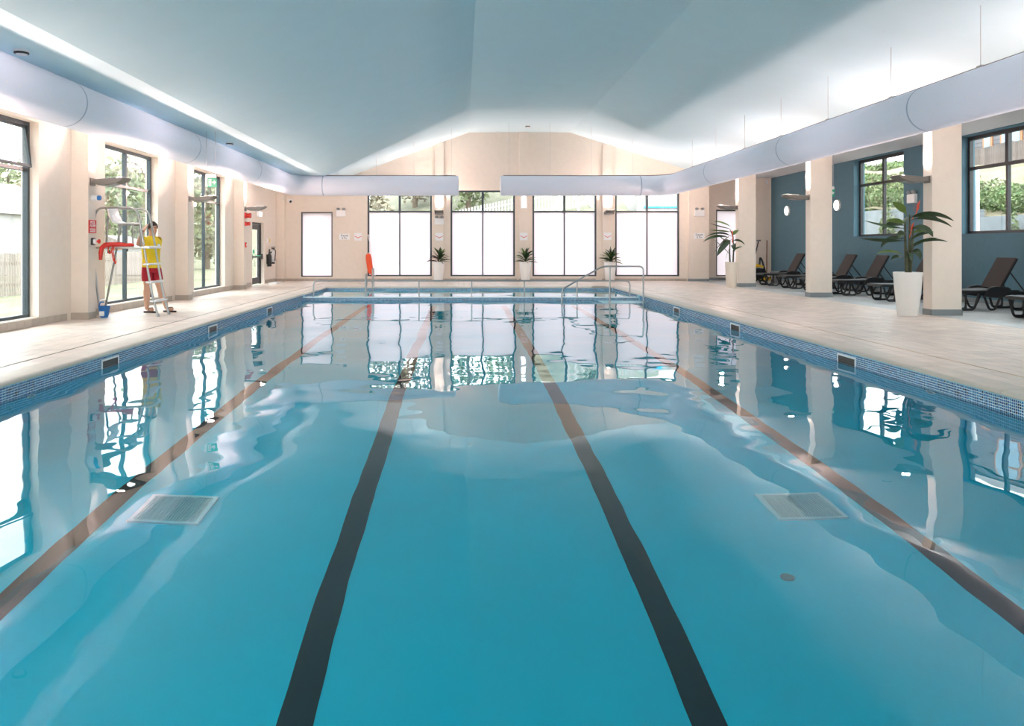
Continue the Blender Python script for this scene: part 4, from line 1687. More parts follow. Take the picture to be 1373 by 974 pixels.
fw_ = Vector((0.88, -0.475, 0)).normalized()
rt_ = Vector((-0.475, -0.88, 0)).normalized()
J = {
    'pelvis': (-0.046, 0.0, 0.95, 0.13), 'spine': (-0.05, 0.0, 1.15, 0.115), 'chest': (-0.06, 0.01, 1.38, 0.125), 'neckb': (-0.045, 0.005, 1.53, 0.072), 'neck': (-0.030, 0.0, 1.58, 0.066),
    'jaw': (-0.012, -0.012, 1.655, 0.078), 'head': (-0.012, -0.012, 1.735, 0.098), 'crown': (-0.018, -0.008, 1.815, 0.074),
    'rsh': (-0.150, -0.15, 1.475, 0.065), 'relb': (-0.155, -0.39, 1.375, 0.054), 'rfor': (-0.147, -0.345, 1.48, 0.052), 'rwr': (-0.130, -0.245, 1.64, 0.036), 'rpalm': (-0.108, -0.170, 1.71, 0.036),
    'lsh': (0.030, 0.17, 1.475, 0.065), 'lelb': (-0.06, 0.37, 1.24, 0.054), 'lfor': (-0.12, 0.32, 1.14, 0.050), 'lwr': (-0.205, 0.225, 1.04, 0.036), 'lpalm': (-0.245, 0.165, 0.97, 0.036),
    'rhip': (-0.095, -0.085, 0.90, 0.11), 'rthigh': (-0.105, -0.08, 0.72, 0.098), 'rknee': (-0.100, -0.07, 0.52, 0.075), 'rcalf': (-0.122, -0.06, 0.37, 0.075), 'rank': (-0.118, -0.05, 0.10, 0.048), 'rheel': (-0.135, -0.04, 0.055, 0.042), 'rtoe': (0.045, -0.11, 0.042, 0.038),
    'lhip': (0.002, 0.085, 0.90, 0.11), 'lthigh': (0.040, 0.08, 0.72, 0.098), 'lknee': (0.095, 0.07, 0.52, 0.075), 'lcalf': (0.130, 0.08, 0.37, 0.075), 'lank': (0.222, 0.10, 0.10, 0.048), 'lheel': (0.215, 0.11, 0.055, 0.042), 'ltoe': (0.395, 0.04, 0.042, 0.038),
}
E = [('pelvis', 'spine'), ('spine', 'chest'), ('chest', 'neckb'), ('neckb', 'neck'), ('neck', 'jaw'), ('jaw', 'head'), ('head', 'crown'),
     ('chest', 'rsh'), ('rsh', 'relb'), ('relb', 'rfor'), ('rfor', 'rwr'), ('rwr', 'rpalm'), ('chest', 'lsh'), ('lsh', 'lelb'), ('lelb', 'lfor'), ('lfor', 'lwr'), ('lwr', 'lpalm')]
for s in 'rl':
    E += [('pelvis', s + 'hip'), (s + 'hip', s + 'thigh'), (s + 'thigh', s + 'knee'), (s + 'knee', s + 'calf'), (s + 'calf', s + 'rank'[1:] if False else s + 'ank'), (s + 'ank', s + 'heel'), (s + 'heel', s + 'toe')]
# fingers: right hand laid on the side of the head, left hand on the back of the hip
def fingers(side, palm, along, across, lens, curl):
    P = Vector(palm)
    for k, (off, ln) in enumerate(lens):
        base = P + along * 0.028 + across * off
        j1 = base + along * ln * 0.55 + curl * ln * 0.12
        j2 = base + along * ln * 0.92 + curl * ln * 0.42
        for t, p, r in (('a', base, 0.0105), ('b', j1, 0.0095), ('c', j2, 0.0075)):
            J['%sf%d%s' % (side, k, t)] = (*p, r)
        E.extend([(side + 'palm', '%sf%da' % (side, k)), ('%sf%da' % (side, k), '%sf%db' % (side, k)), ('%sf%db' % (side, k), '%sf%dc' % (side, k))])
    tb = P + across * -0.036 + along * 0.004
    tt = tb + along * 0.045 + across * -0.028 + curl * 0.012
    J[side + 'tha'] = (*tb, 0.012)
    J[side + 'thb'] = (*tt, 0.009)
    E.extend([(side + 'palm', side + 'tha'), (side + 'tha', side + 'thb')])

LN = [(-0.027, 0.070), (-0.009, 0.080), (0.010, 0.074), (0.028, 0.058)]
fingers('r', J['rpalm'][:3], Vector((0.18, 0.35, 0.92)).normalized(), Vector((-0.85, 0.5, -0.05)).normalized() * -1, LN, Vector((0.3, 0.9, -0.2)).normalized())
fingers('l', J['lpalm'][:3], Vector((-0.45, -0.55, -0.70)).normalized(), Vector((0.6, -0.75, 0.2)).normalized(), LN, Vector((0.7, -0.6, 0.0)).normalized())
body_me = skin_mesh(J, E)
body_me.name = 'person'
# face: nose, brow and ears fused into the same mesh
bm = bmesh.new()
bm.from_mesh(body_me)
hc = Vector((-0.012, -0.012, 1.715))
add = MB()
rotf = Matrix((rt_ * -1, fw_ * -1, Vector((0, 0, 1)))).transposed()
add.ellipsoid(hc + fw_ * 0.098 + Vector((0, 0, -0.012)), (0.014, 0.022, 0.030), 10, 7, rotf)
add.ellipsoid(hc + fw_ * 0.066 + Vector((0, 0, -0.085)), (0.030, 0.030, 0.022), 10, 7, rotf)
add.ellipsoid(hc + fw_ * 0.066 + Vector((0, 0, 0.030)), (0.055, 0.022, 0.014), 10, 7, rotf)
for s in (-1, 1):
    add.ellipsoid(hc + rt_ * s * 0.094 - fw_ * 0.005 + Vector((0, 0, -0.01)), (0.010, 0.020, 0.033), 10, 7, rotf)
vs = [bm.verts.new(v) for v in add.v]
for f in add.f:
    try:
        bm.faces.new([vs[i] for i in f])
    except ValueError:
        pass
bmesh.ops.remove_doubles(bm, verts=vs, dist=1e-6)
bm.to_mesh(body_me)
bm.free()
body_me.materials.append(M['skin'])
body_me.shade_smooth()
person = link('person', body_me, None, (-6.385, 16.35, 0.022))
tag(person, 'person in yellow shirt and red shorts standing behind the chair ladder, hand raised to head', 'person')
b = MB()
for s in (-1, 1):
    b.ellipsoid(hc + fw_ * 0.080 + rt_ * s * 0.034 + fw_ * 0.012 + Vector((0, 0, 0.012)), (0.013, 0.007, 0.008), 8, 6, rotf)
b.build('eyes', M['eye'], person, smooth=True)
b = MB()
b.ellipsoid(hc + fw_ * 0.094 + Vector((0, 0, -0.055)), (0.024, 0.008, 0.007), 10, 6, rotf)
b.build('mouth', M['lip'], person, smooth=True)
# hair: cap over crown and back of the head
b = MB()
nu, nv = 20, 10
vs, fs = [], []
for j in range(nv + 1):
    th = PI * 0.62 * j / nv
    for i in range(nu):
        ph = 2 * PI * i / nu
        d = rt_ * math.cos(ph) + fw_ * math.sin(ph)
        front = max(0.0, math.sin(ph))
        t2 = th * (1 - 0.36 * front)
        p = hc + Vector((0, 0, 0.02)) - fw_ * 0.010 + d * (0.108 * math.sin(t2)) + Vector((0, 0, 0.132 * math.cos(t2)))
        vs.append(p)
for j in range(nv):
    for i in range(nu):
        a, c = j * nu + i, j * nu + (i + 1) % nu
        fs.append((a, a + nu, c + nu, c))
b.add(vs, fs)
b.build('hair', M['hair'], person, smooth=True)
# shirt
b = MB()
loft(b, [(-0.046, 0.0, 0.90, 0.190, 0.150), (-0.048, 0.0, 0.98, 0.184, 0.142), (-0.052, 0.0, 1.12, 0.178, 0.134), (-0.058, 0.005, 1.30, 0.198, 0.142), (-0.060, 0.01, 1.42, 0.210, 0.136),
         (-0.057, 0.01, 1.49, 0.190, 0.112), (-0.050, 0.008, 1.535, 0.115, 0.088), (-0.040, 0.004, 1.56, 0.072, 0.070)], rt_, fw_, 24)
sh, el = Vector(J['rsh'][:3]), Vector(J['relb'][:3])
b.tube([sh + (sh - el) * 0.20, sh, sh.lerp(el, 0.35), sh.lerp(el, 0.72)], [0.06, 0.078, 0.072, 0.066], 14, caps=False)
sh, el = Vector(J['lsh'][:3]), Vector(J['lelb'][:3])
b.tube([sh + (sh - el) * 0.15, sh, sh.lerp(el, 0.35), sh.lerp(el, 0.72)], [0.06, 0.078, 0.072, 0.066], 14, caps=False)
b.build('shirt', M['shirt'], person, smooth=True, fix=False)
# shorts
b = MB()
loft(b, [(-0.046, 0, 0.965, 0.176, 0.130), (-0.046, 0, 0.88, 0.190, 0.145), (-0.046, 0, 0.80, 0.192, 0.150)], rt_, fw_, 24)
for s in 'rl':
    h, k = Vector(J[s + 'hip'][:3]), Vector(J[s + 'thigh'][:3])
    kn = Vector(J[s + 'knee'][:3])
    b.tube([h + Vector((0, 0, 0.02)), h.lerp(k, 0.5), k, k.lerp(kn, 0.40)], [0.108, 0.112, 0.108, 0.104], 16, caps=False)
b.build('shorts', M['shorts'], person, smooth=True, fix=False)
for s in 'rl':
    hl, to = Vector(J[s + 'heel'][:3]), Vector(J[s + 'toe'][:3])
    d = (to - hl).normalized()
    d.z = 0
    w = Vector((-d.y, d.x, 0))
    b = MB()
    pts = [(-0.05, 0.03), (-0.02, 0.042), (0.10, 0.038), (0.19, 0.05), (0.24, 0.036), (0.262, 0.0)]
    out = [hl + d * a + w * c for a, c in pts] + [hl + d * a - w * c for a, c in pts[::-1][1:]]
    n = len(out)
    b.add([(p.x, p.y, -0.021) for p in out] + [(p.x, p.y, 0.012) for p in out], [tuple(range(n))[::-1], tuple(range(n, 2 * n))] + [(i, (i + 1) % n, (i + 1) % n + n, i + n) for i in range(n)])
    fl = b.build('flip_flop', M['flipflop'], person)
    b = MB()
    m1 = hl + d * 0.10
    t1 = hl + d * 0.17
    b.tube([(m1 + w * 0.04) + Vector((0, 0, -0.02)), m1 + w * 0.030 + Vector((0, 0, 0.028)), t1 + Vector((0, 0, 0.026)), m1 - w * 0.030 + Vector((0, 0, 0.028)), m1 - w * 0.04 + Vector((0, 0, -0.02))], 0.008, 6)
    b.build('strap', M['flipflop'], fl)
wr = Vector(J['rwr'][:3])
pl = Vector(J['rpalm'][:3])
dd = (pl - wr).normalized()
b = MB()
b.tube([wr - dd * 0.012, wr + dd * 0.012], 0.034, 14)
b.build('wrist_watch', M['black_plastic'], person, smooth='auto')
b = MB()
b.cbox(Vector((-0.175, 0.05, 0.93)), (0.05, 0.11, 0.15), Matrix.Rotation(0.5, 3, 'Z'))
b.build('hip_pouch', M['black_plastic'], person, bevel=0.012)
b = MB()
p0 = Vector((-0.046, 0, 1.37)) + fw_ * 0.147 - rt_ * 0.06
b.cbox(p0, (0.06, 0.012, 0.05), rotf)
b.build('chest_badge', M['sign_white'], person)


# ------------------------------------------------------------------ plants
def leaf(b, base, az, elev, length, width, droop, n=7, fold=0.18, tipw=0.1, petiole=0.18, twist=0.0, roll=0.0):
    """one folded, drooping blade"""
    p = Vector(base)
    ds = length / n
    e = elev
    hd = Vector((math.cos(az), math.sin(az), 0))
    side = Vector((-math.sin(az), math.cos(az), 0))
    rows = []
    for k in range(n + 1):
        t = k / n
        if t < petiole:
            w = 0.008
        else:
            u = (t - petiole) / (1 - petiole)
            w = max(0.004, width * 0.5 * (math.sin(PI * (u ** 0.75)) ** 0.75 if 0 < u < 1 else 0.02))
        up = Vector((-hd.x * math.sin(e), -hd.y * math.sin(e), math.cos(e)))
        sd = side * math.cos(roll + twist * t) + up * math.sin(roll + twist * t)
        rows.append((p + sd * w + up * w * fold, p.copy(), p - sd * w + up * w * fold))
        p = p + (hd * math.cos(e) + Vector((0, 0, math.sin(e)))) * ds
        e -= droop / n
    vs = [q for r in rows for q in r]
    fs = []
    for k in range(n):
        a = 3 * k
        fs += [(a, a + 1, a + 4, a + 3), (a + 1, a + 2, a + 5, a + 4)]
    b.add(vs, fs)


def pot(root, r0, r1, h, m):
    b = MB()
    b.lathe([(r0 * 0.96, 0.0), (r0, 0.015), (r0 * 0.3 + r1 * 0.7, h * 0.62), (r1, h - 0.02), (r1, h - 0.004), (r1 - 0.008, h), (r1 - 0.025, h - 0.004), (r1 - 0.035, h - 0.06)], 36, close=False)
    b.lathe([(r0 * 0.96, 0.0), (r0 * 0.5, 0.001)], 36)
    b.build('pot', m, root, smooth='auto')
    b = MB()
    b.lathe([(r1 - 0.03, h - 0.055), (0.02, h - 0.03)], 24)
    b.build('soil', M['soil'], root)


def blade_obj(root, m, name, *a, **k):
    b = MB()
    leaf(b, *a, **k)
    return b.build(name, m, root, smooth=True, fix=False)

for i, (x, lab) in enumerate(((-0.93, 'white planter with purple leaved plant, first of three on the far deck'), (2.45, 'white planter with spiky green plant, middle of three on the far deck'),
                              (5.73, 'white planter with leaning green plant, behind the entry handrail'))):
    root = thing('potted_plant', lab, 'potted plant', (x, YF - 0.60, 0), 0, 'small planters under the far wall')
    pot(root, 0.175, 0.235, 0.78, M['pot'])
    rg = random.Random(20 + i)
    for k in range(34):
        t = k / 33
        az = k * 2.399 + rg.uniform(-0.3, 0.3)
        el = 0.15 + 1.15 * t + rg.uniform(-0.1, 0.1)
        base = (0.06 * math.cos(az) * (1 - t), 0.06 * math.sin(az) * (1 - t), 0.76 + 0.22 * t)
        m = M['leaf']
        if i == 0 and math.cos(az) < -0.1 and t < 0.75:
            m = M['leaf_purple']
        elif rg.random() < 0.3:
            m = M['leaf_light']
        lean = 0.06 * t if i == 2 else 0.0
        blade_obj(root, m, 'leaf', (base[0] + lean + (0.05 * t if i == 0 else 0), base[1], base[2]), az, el, rg.uniform(0.36, 0.50), 0.095, rg.uniform(0.5, 1.1), n=5, petiole=0.02, roll=rg.uniform(-0.7, 0.7))
    b = MB()
    b.tube([(0, 0, 0.73), (0.0, 0, 1.0)], [0.03, 0.015], 8)
    b.build('stem', M['stem'], root)

# tall flowering plant by the nearest column
root = thing('potted_plant', 'tall planter with big dark leaves and red flowers beside the nearest column', 'potted plant', (8.80, 15.62, 0))
pot(root, 0.185, 0.262, 0.86, M['pot'])
b = MB()
for (x, y, h) in ((0.03, 0.0, 2.0), (-0.02, 0.05, 1.85), (0.06, -0.04, 1.75), (-0.05, -0.03, 1.4)):
    b.tube([(x * 0.6, y * 0.6, 0.80), (x, y, 1.3), (x * 1.2, y * 1.2, h)], [0.028, 0.024, 0.014], 8)
b.build('stem', M['stem'], root, smooth='auto')
# (base z, azimuth deg, elevation, length, width, droop, light?)
LV = [(1.98, 200, 0.80, 0.42, 0.17, 0.5, 1), (1.95, -26, 0.30, 0.72, 0.17, 0.95, 0), (1.88, -34, 0.25, 0.70, 0.15, 1.0, 0), (1.92, -45, 0.35, 0.50, 0.16, 0.9, 0), (1.72, 178, 0.05, 0.78, 0.13, -0.32, 0),
      (1.80, 160, 0.5, 0.34, 0.15, 0.7, 1), (1.48, 184, -0.05, 0.85, 0.12, -0.22, 0), (1.50, 170, 0.35, 0.50, 0.17, 1.5, 0), (1.36, -28, 0.55, 0.62, 0.10, 0.9, 0), (1.30, -40, 0.75, 0.5, 0.11, 0.7, 0),
      (1.16, 175, 0.55, 0.55, 0.11, 1.0, 1), (1.05, 195, 0.9, 0.40, 0.12, 1.7, 0), (1.15, 250, 0.9, 0.40, 0.16, 2.4, 0), (1.20, 280, 0.8, 0.38, 0.16, 2.4, 0), (1.70, 300, 0.4, 0.5, 0.17, 1.6, 0),
      (1.82, 75, 0.6, 0.45, 0.16, 1.2, 0), (1.60, 330, 0.5, 0.40, 0.14, 0.9, 1), (1.62, 215, 0.3, 0.36, 0.16, 1.4, 0), (1.75, 120, 0.5, 0.5, 0.16, 1.3, 0), (1.45, -60, 0.8, 0.4, 0.14, 0.9, 0)]
for (zb, az, el, ln, w, dr, li) in LV:
    a = math.radians(az)
    blade_obj(root, M['leaf_light'] if li else M['leaf'], 'leaf', (0.02 * math.cos(a), 0.02 * math.sin(a), zb), a, el, ln * 1.1, w * 0.85, dr, n=9, petiole=0.16, roll=(0.75 if az % 4 < 2 else -0.6))
for (x, y, zz, s) in ((0.14, -0.05, 2.02, 1.0), (0.02, -0.08, 1.66, 0.7)):
    fl = MB()
    fl.tube([(x * 0.5, y * 0.5, zz - 0.12), (x, y, zz), (x + 0.02, y, zz + 0.18 * s)], 0.008, 6)
    fo = fl.build('flower', M['flower'], root)
    for k in range(6):
        blade_obj(fo, M['flower'], 'bract', (x + 0.004 * k, y, zz + 0.03 * k * s), (0.3 if k % 2 else 2.7), 0.9, 0.13 * s, 0.04, -0.3, n=4, petiole=0.0)

# drooping plant by the farthest column
root = thing('potted_plant', 'cream planter with leaves drooping to the left beside the farthest column', 'potted plant', (9.03, 26.55, 0))
pot(root, 0.165, 0.20, 0.85, M['pot_cream'])
b = MB()
b.tube([(0.06, 0, 0.80), (0.08, 0, 1.25), (0.06, 0, 1.7), (-0.05, 0, 1.95)], [0.03, 0.025, 0.02, 0.01], 8)
b.tube([(-0.04, 0, 0.80), (-0.06, 0, 1.2), (-0.04, 0, 1.55)], [0.03, 0.024, 0.014], 8)
b.build('stem', M['stem'], root, smooth='auto')
LV = [(2.0, 182, 0.55, 0.58, 0.15, 0.5, 1), (1.95, 186, 0.15, 0.72, 0.10, -0.2, 0), (1.85, 176, 0.1, 0.65, 0.09, 0.0, 1), (1.70, 184, 0.45, 0.85, 0.11, 1.1, 0), (1.62, 190, 0.35, 0.95, 0.16, 1.0, 0),
      (1.78, 200, -0.55, 0.95, 0.20, 0.4, 0), (1.62, 215, -0.4, 0.85, 0.20, 0.5, 0), (1.72, 20, 0.9, 0.3, 0.14, 0.6, 1), (1.35, 178, 0.75, 0.70, 0.10, 0.2, 0), (1.45, 200, -0.9, 0.55, 0.17, 0.5, 1),
      (1.50, 100, 0.4, 0.6, 0.15, 1.2, 0), (1.40, 260, 0.3, 0.5, 0.16, 1.6, 0), (1.0, 170, 0.9, 0.75, 0.07, 0.25, 0), (1.55, 330, 0.3, 0.4, 0.15, 1.4, 0), (1.20, 5, 0.7, 0.35, 0.08, 0.6, 0)]
for (zb, az, el, ln, w, dr, li) in LV:
    a = math.radians(az)
    blade_obj(root, M['leaf_light'] if li else M['leaf'], 'leaf', (0.03, 0, zb), a, el, ln * 1.15, w * 1.05, dr, n=9, petiole=0.12, roll=(0.6 if az % 4 < 2 else -0.5))
b = MB()
b.tube([(0.02, 0, 1.90), (0.06, 0, 1.65), (0.03, 0, 1.5)], 0.02, 6)
b.build('flower', M['flower'], root)

# ------------------------------------------------------------------ sun loungers
def make_lounger(label):
    root = thing('sun_lounger', label, 'sun lounger', (0, 0, 0), 0, 'sun loungers along the blue wall')
    W = 0.33
    b = MB()
    for s in (-1, 1):
        b.prism([(0.0, 0.40), (0.04, 0.425), (0.55, 0.425), (1.0, 0.44), (1.0, 0.385), (0.5, 0.36), (0.05, 0.37), (0.0, 0.385)], s * W - 0.03, s * W + 0.03)
        b.prism([(1.0, 0.44), (1.3, 0.40), (1.94, 0.40), (1.98, 0.38), (1.98, 0.34), (1.25, 0.34), (1.0, 0.36)], s * W - 0.03, s * W + 0.03)
    for x, zz in ((0.03, 0.385), (1.95, 0.355), (1.05, 0.36)):
        b.box(x - 0.03, x + 0.03, -W, W, zz - 0.02, zz + 0.025)
    b.build('frame', M['resin'], root, bevel=0.006, bseg=1)
    b = MB()
    b.prism([(0.02, 0.425), (0.08, 0.437), (0.6, 0.432), (1.05, 0.46), (1.05, 0.45), (0.6, 0.42), (0.08, 0.425)], -W + 0.02, W - 0.02)
    b.build('leg_panel', M['sling_grey'], root, bevel=0.003, bseg=1)
    for s in (-1, 1):
        b = MB()
        b.prism([(0.72, 0.30), (0.80, 0.44), (0.88, 0.50), (1.0, 0.515), (1.24, 0.50), (1.30, 0.46), (1.30, 0.30), (1.0, 0.27)], s * W - 0.036, s * W + 0.036)
        b.build('side_block', M['resin'], root, bevel=0.012)
    a = math.radians(61)
    ca, sa = math.cos(a), math.sin(a)
    def bp(t, off):
        return (1.10 + ca * t - sa * off, 0.475 + sa * t + ca * off)
    b = MB()
    for s in (-1, 1):
        b.prism([bp(0, 0.0), bp(0.72, 0.0), bp(0.745, -0.02), bp(0.72, -0.04), bp(0, -0.045)], s * (W - 0.04) - 0.025, s * (W - 0.04) + 0.025)
    b.prism([bp(0.70, 0.0), bp(0.74, -0.005), bp(0.745, -0.03), bp(0.70, -0.035)], -W + 0.04, W - 0.04)
    b.build('back_frame', M['resin'], root, bevel=0.005, bseg=1)
    b = MB()
    b.prism([bp(0.0, 0.012), bp(0.73, 0.012), bp(0.745, 0.0), bp(0.72, 0.002), bp(0.0, 0.002)], -W + 0.03, W - 0.03)
    b.build('back_panel', M['sling'], root)
    for s in (-1, 1):
        b = MB()
        p, q = bp(0.42, -0.03), (1.66, 0.39)
        b.tube([(p[0], s * (W - 0.06), p[1]), (q[0], s * (W - 0.06), q[1])], 0.014, 6)
        b.build('prop', M['resin'], root)
    for s in (-1, 1):
        for nm, x0, x1, zt in (('front_leg', 0.14, 0.62, 0.37), ('rear_leg', 1.34, 1.86, 0.35)):
            b = MB()
            y = s * W
            b.tube(rounded([(x0 - 0.06, y, zt), (x0 + 0.03, y, 0.022), (x1 - 0.08, y, 0.022), (x1 + 0.02, y, zt)], 0.08, 5), 0.024, 8)
            xm = (x0 + x1) / 2 - 0.02
            b.tube([(xm, y, 0.03), (xm, y, zt)], 0.02, 8)
            b.tube(rounded([(x0 + 0.03, y, 0.05), (xm - 0.02, y, 0.05), (xm, y, 0.12)], 0.05, 4), 0.018, 6)
            b.build(nm, M['resin'], root, smooth='auto')
        b = MB()
        b.tube(rounded([(0.74, s * W, 0.32), (0.86, s * W, 0.022), (0.98, s * W, 0.022), (1.10, s * W, 0.30)], 0.06, 5), 0.024, 8)
        b.build('middle_leg', M['resin'], root, smooth='auto')
    return root

LSPOT = [(14.75, 10.35, 'brown black sun lounger cut by the frame edge, nearest of the row'), (17.15, 10.35, 'brown black sun lounger right of the nearest column, under the alcove window'),
         (19.85, 10.32, 'brown black sun lounger with its foot end showing left of the tall planter'), (22.3, 10.40, 'brown black sun lounger with raised back just left of the flowered plant'),
         (24.05, 10.38, 'brown black sun lounger with raised back just right of the middle column'), (25.75, 10.38, 'brown black sun lounger with its foot end left of the middle column'),
         (27.75, 10.42, 'grey black sun lounger farthest away, beside the cleaning machine')]
proto = make_lounger(LSPOT[0][2])
for i, (y, x, lab) in enumerate(LSPOT):
    o = proto if i == 0 else copy_tree(proto)
    o.location = (x, y, 0)
    o['label'] = lab

# ------------------------------------------------------------------ cleaning things in the alcove corner
root = thing('floor_cleaner', 'yellow and black floor cleaning machine behind the farthest column', 'cleaning machine', (11.40, 30.6, 0))
b = MB()
b.prism([(-0.28, 0.12), (-0.22, 0.40), (-0.05, 0.55), (0.20, 0.52), (0.30, 0.30), (0.30, 0.12)], -0.22, 0.22)
b.build('body', M['black_plastic'], root, bevel=0.03)
b = MB()
b.prism([(-0.24, 0.42), (-0.06, 0.58), (0.18, 0.55), (0.20, 0.62), (-0.05, 0.70), (-0.26, 0.52)], -0.20, 0.20)
b.build('tank', M['yellow'], root, bevel=0.03)
for x in (-0.20, 0.22):
    for y in (-0.24, 0.24):
        q = MB()
        q.lathe([(0.0, -0.03), (0.13, -0.03), (0.13, 0.03), (0.0, 0.03)], 18)
        RX = Matrix.Rotation(PI / 2, 4, 'X')
        b = MB()
        b.add([RX @ Vector(v) + Vector((x, y, 0.13)) for v in q.v], q.f)
        w = b.build('wheel', M['black_plastic'], root, smooth='auto')
        q = MB()
        q.lathe([(0.0, -0.034), (0.07, -0.034), (0.07, 0.034), (0.0, 0.034)], 14)
        b = MB()
        b.add([RX @ Vector(v) + Vector((x, y, 0.13)) for v in q.v], q.f)
        b.build('hub', M['yellow'], w)
b = MB()
b.tube(rounded([(-0.20, 0, 0.55), (-0.10, 0, 0.9), (0.06, 0, 1.58)], 0.1), 0.025, 8)
b.cbox((0.065, 0, 1.60), (0.05, 0.30, 0.05))
b.build('handle', M['black_plastic'], root)
b = MB()
b.tube(rounded([(0.1, 0, 0.65), (0.12, 0, 0.95), (0.20, 0.02, 0.85), (0.33, 0.0, 0.35)], 0.1), 0.035, 10)
b.build('hose', M['black_plastic'], root, smooth='auto')
root = thing('broom', 'brown wooden broom leaning in the alcove corner', 'broom', (12.22, 31.75, 0))
b = MB()
b.tube([(0, 0, 0.12), (0.05, 0.1, 1.62)], 0.022, 8)
b.build('stick', M['wood'], root)
b = MB()
b.box(-0.16, 0.16, -0.04, 0.04, 0.08, 0.14)
b.build('head', M['wood'], root, bevel=0.01)
b = MB()
b.prism([(-0.17, 0.0), (0.17, 0.0), (0.15, 0.085), (-0.15, 0.085)], -0.045, 0.045)
o = b.build('bristles', M['yellow'], root)
root = thing('waste_bin', 'dark grey slatted bin standing behind the farthest lounger', 'bin', (11.55, 29.1, 0))
b = MB()
b.lathe([(0.16, 0.0), (0.20, 0.44), (0.21, 0.45), (0.19, 0.44)], 20, close=False)
b.lathe([(0.16, 0.0), (0.19, 0.02)], 20)
b.build('bucket', M['grey_plastic'], root, smooth='auto')
for k in range(16):
    a = 2 * PI * k / 16
    b = MB()
    b.tube([(0.165 * math.cos(a), 0.165 * math.sin(a), 0.02), (0.203 * math.cos(a), 0.203 * math.sin(a), 0.43)], 0.009, 5)
    b.build('rib', M['black_plastic'], root)
# ------------------------------------------------------------------ outdoors
def heightfield(name, label, x0, x1, y0, y1, nx, ny, fn, m, kind='structure', cat='ground'):
    b = MB()
    xs, ys = np.linspace(x0, x1, nx), np.linspace(y0, y1, ny)
    vs = [(x, y, fn(x, y)) for x in xs for y in ys]
    fs = [(i * ny + j, (i + 1) * ny + j, (i + 1) * ny + j + 1, i * ny + j + 1) for i in range(nx - 1) for j in range(ny - 1)]
    b.add(vs, fs)
    o = b.build(name, m, smooth=True, fix=False)
    return tag(o, label, cat, kind=kind)


def sm(a, b_, t):
    t = max(0, min(1, (t - a) / (b_ - a)))
    return t * t * (3 - 2 * t)


def hill_l(x, y):
    return -0.38 + 15 * sm(38, 100, -x + 0.12 * y) + 0.4 * math.sin(x * 0.21 + y * 0.17) * sm(20, 40, -x)

heightfield('ground_lawn', 'lawn and hillside outside the left windows', -120, XL - 0.30, -40, 190, 40, 60, hill_l, M['lawn'])


def bank_f(x, y):
    return -0.38 + sm(36, 43.5, y) * (2.6 + 0.21 * min(x, 8.5) - 3.2 * sm(8.5, 10.5, x) * (1 - sm(48, 55, y))) + 6.5 * sm(47, 75, y)

heightfield('ground_far_bank', 'grass bank rising behind the frosted end windows', XL - 0.30, 16.4, YA + 0.3, 90, 48, 60, bank_f, M['bank_grass'])


def bank_r(x, y):
    top = 2.35 + 0.065 * (y - 25)
    return top + 0.6 * sm(17, 19, x) + 1.45 * sm(19, 23.5, x) + 1.2 * sm(24, 60, x) + 0.10 * math.sin(y * 1.3 + x * 2)

heightfield('ground_bank', 'dry grass slope above the outdoor retaining wall on the right', 17.15, 80, -10, 110, 60, 90, bank_r, M['straw'])
b = MB()
b.box(XR + 0.35, 17.0, -40, 110, -0.5, -0.30)
o = b.build('ground_path', M['paving'])
tag(o, 'pale paving between the alcove windows and the retaining wall', 'ground', kind='structure')
b = MB()
for k in range(30):
    y0 = -6 + k * 4.0
    b.box(17.0, 17.18, y0, y0 + 3.99, -0.4, 2.35 + 0.065 * (y0 + 2 - 25) + 0.05)
o = b.build('retaining_wall', M['stone'])
tag(o, 'pale rendered retaining wall outside the alcove windows', 'wall', kind='structure')
b = MB()
b.box(-80, 80, -60, YN - 0.3, -0.6, -0.38)
o = b.build('ground_near', M['paving'])
tag(o, 'paved ground outside the unseen end wall behind the camera', 'ground', kind='structure')


def leaf_quads(b, c, r, n, size, rng, shell=0.5):
    u = rng.normal(size=(n, 3))
    u /= np.linalg.norm(u, axis=1)[:, None]
    rad = shell + (1 - shell) * rng.random(n) ** 0.5
    lump = 1 + 0.16 * np.sin(u[:, 0] * 5 + c[0]) * np.sin(u[:, 1] * 4 + c[1]) + 0.12 * np.sin(u[:, 2] * 7 + c[2])
    P = u * (rad * lump)[:, None] * np.array(r) + np.array(c)
    a = rng.normal(size=(n, 3))
    a /= np.linalg.norm(a, axis=1)[:, None]
    bb = np.cross(a, rng.normal(size=(n, 3)))
    bb /= np.linalg.norm(bb, axis=1)[:, None]
    s = size * (0.6 + 0.8 * rng.random(n))[:, None]
    q = np.stack([P - a * s, P + bb * s * 0.5, P + a * s, P - bb * s * 0.5], 1).reshape(-1, 3)
    o = len(b.v)
    b.v.extend(map(tuple, q.tolist()))
    b.f.extend([(o + 4 * i, o + 4 * i + 1, o + 4 * i + 2, o + 4 * i + 3) for i in range(n)])


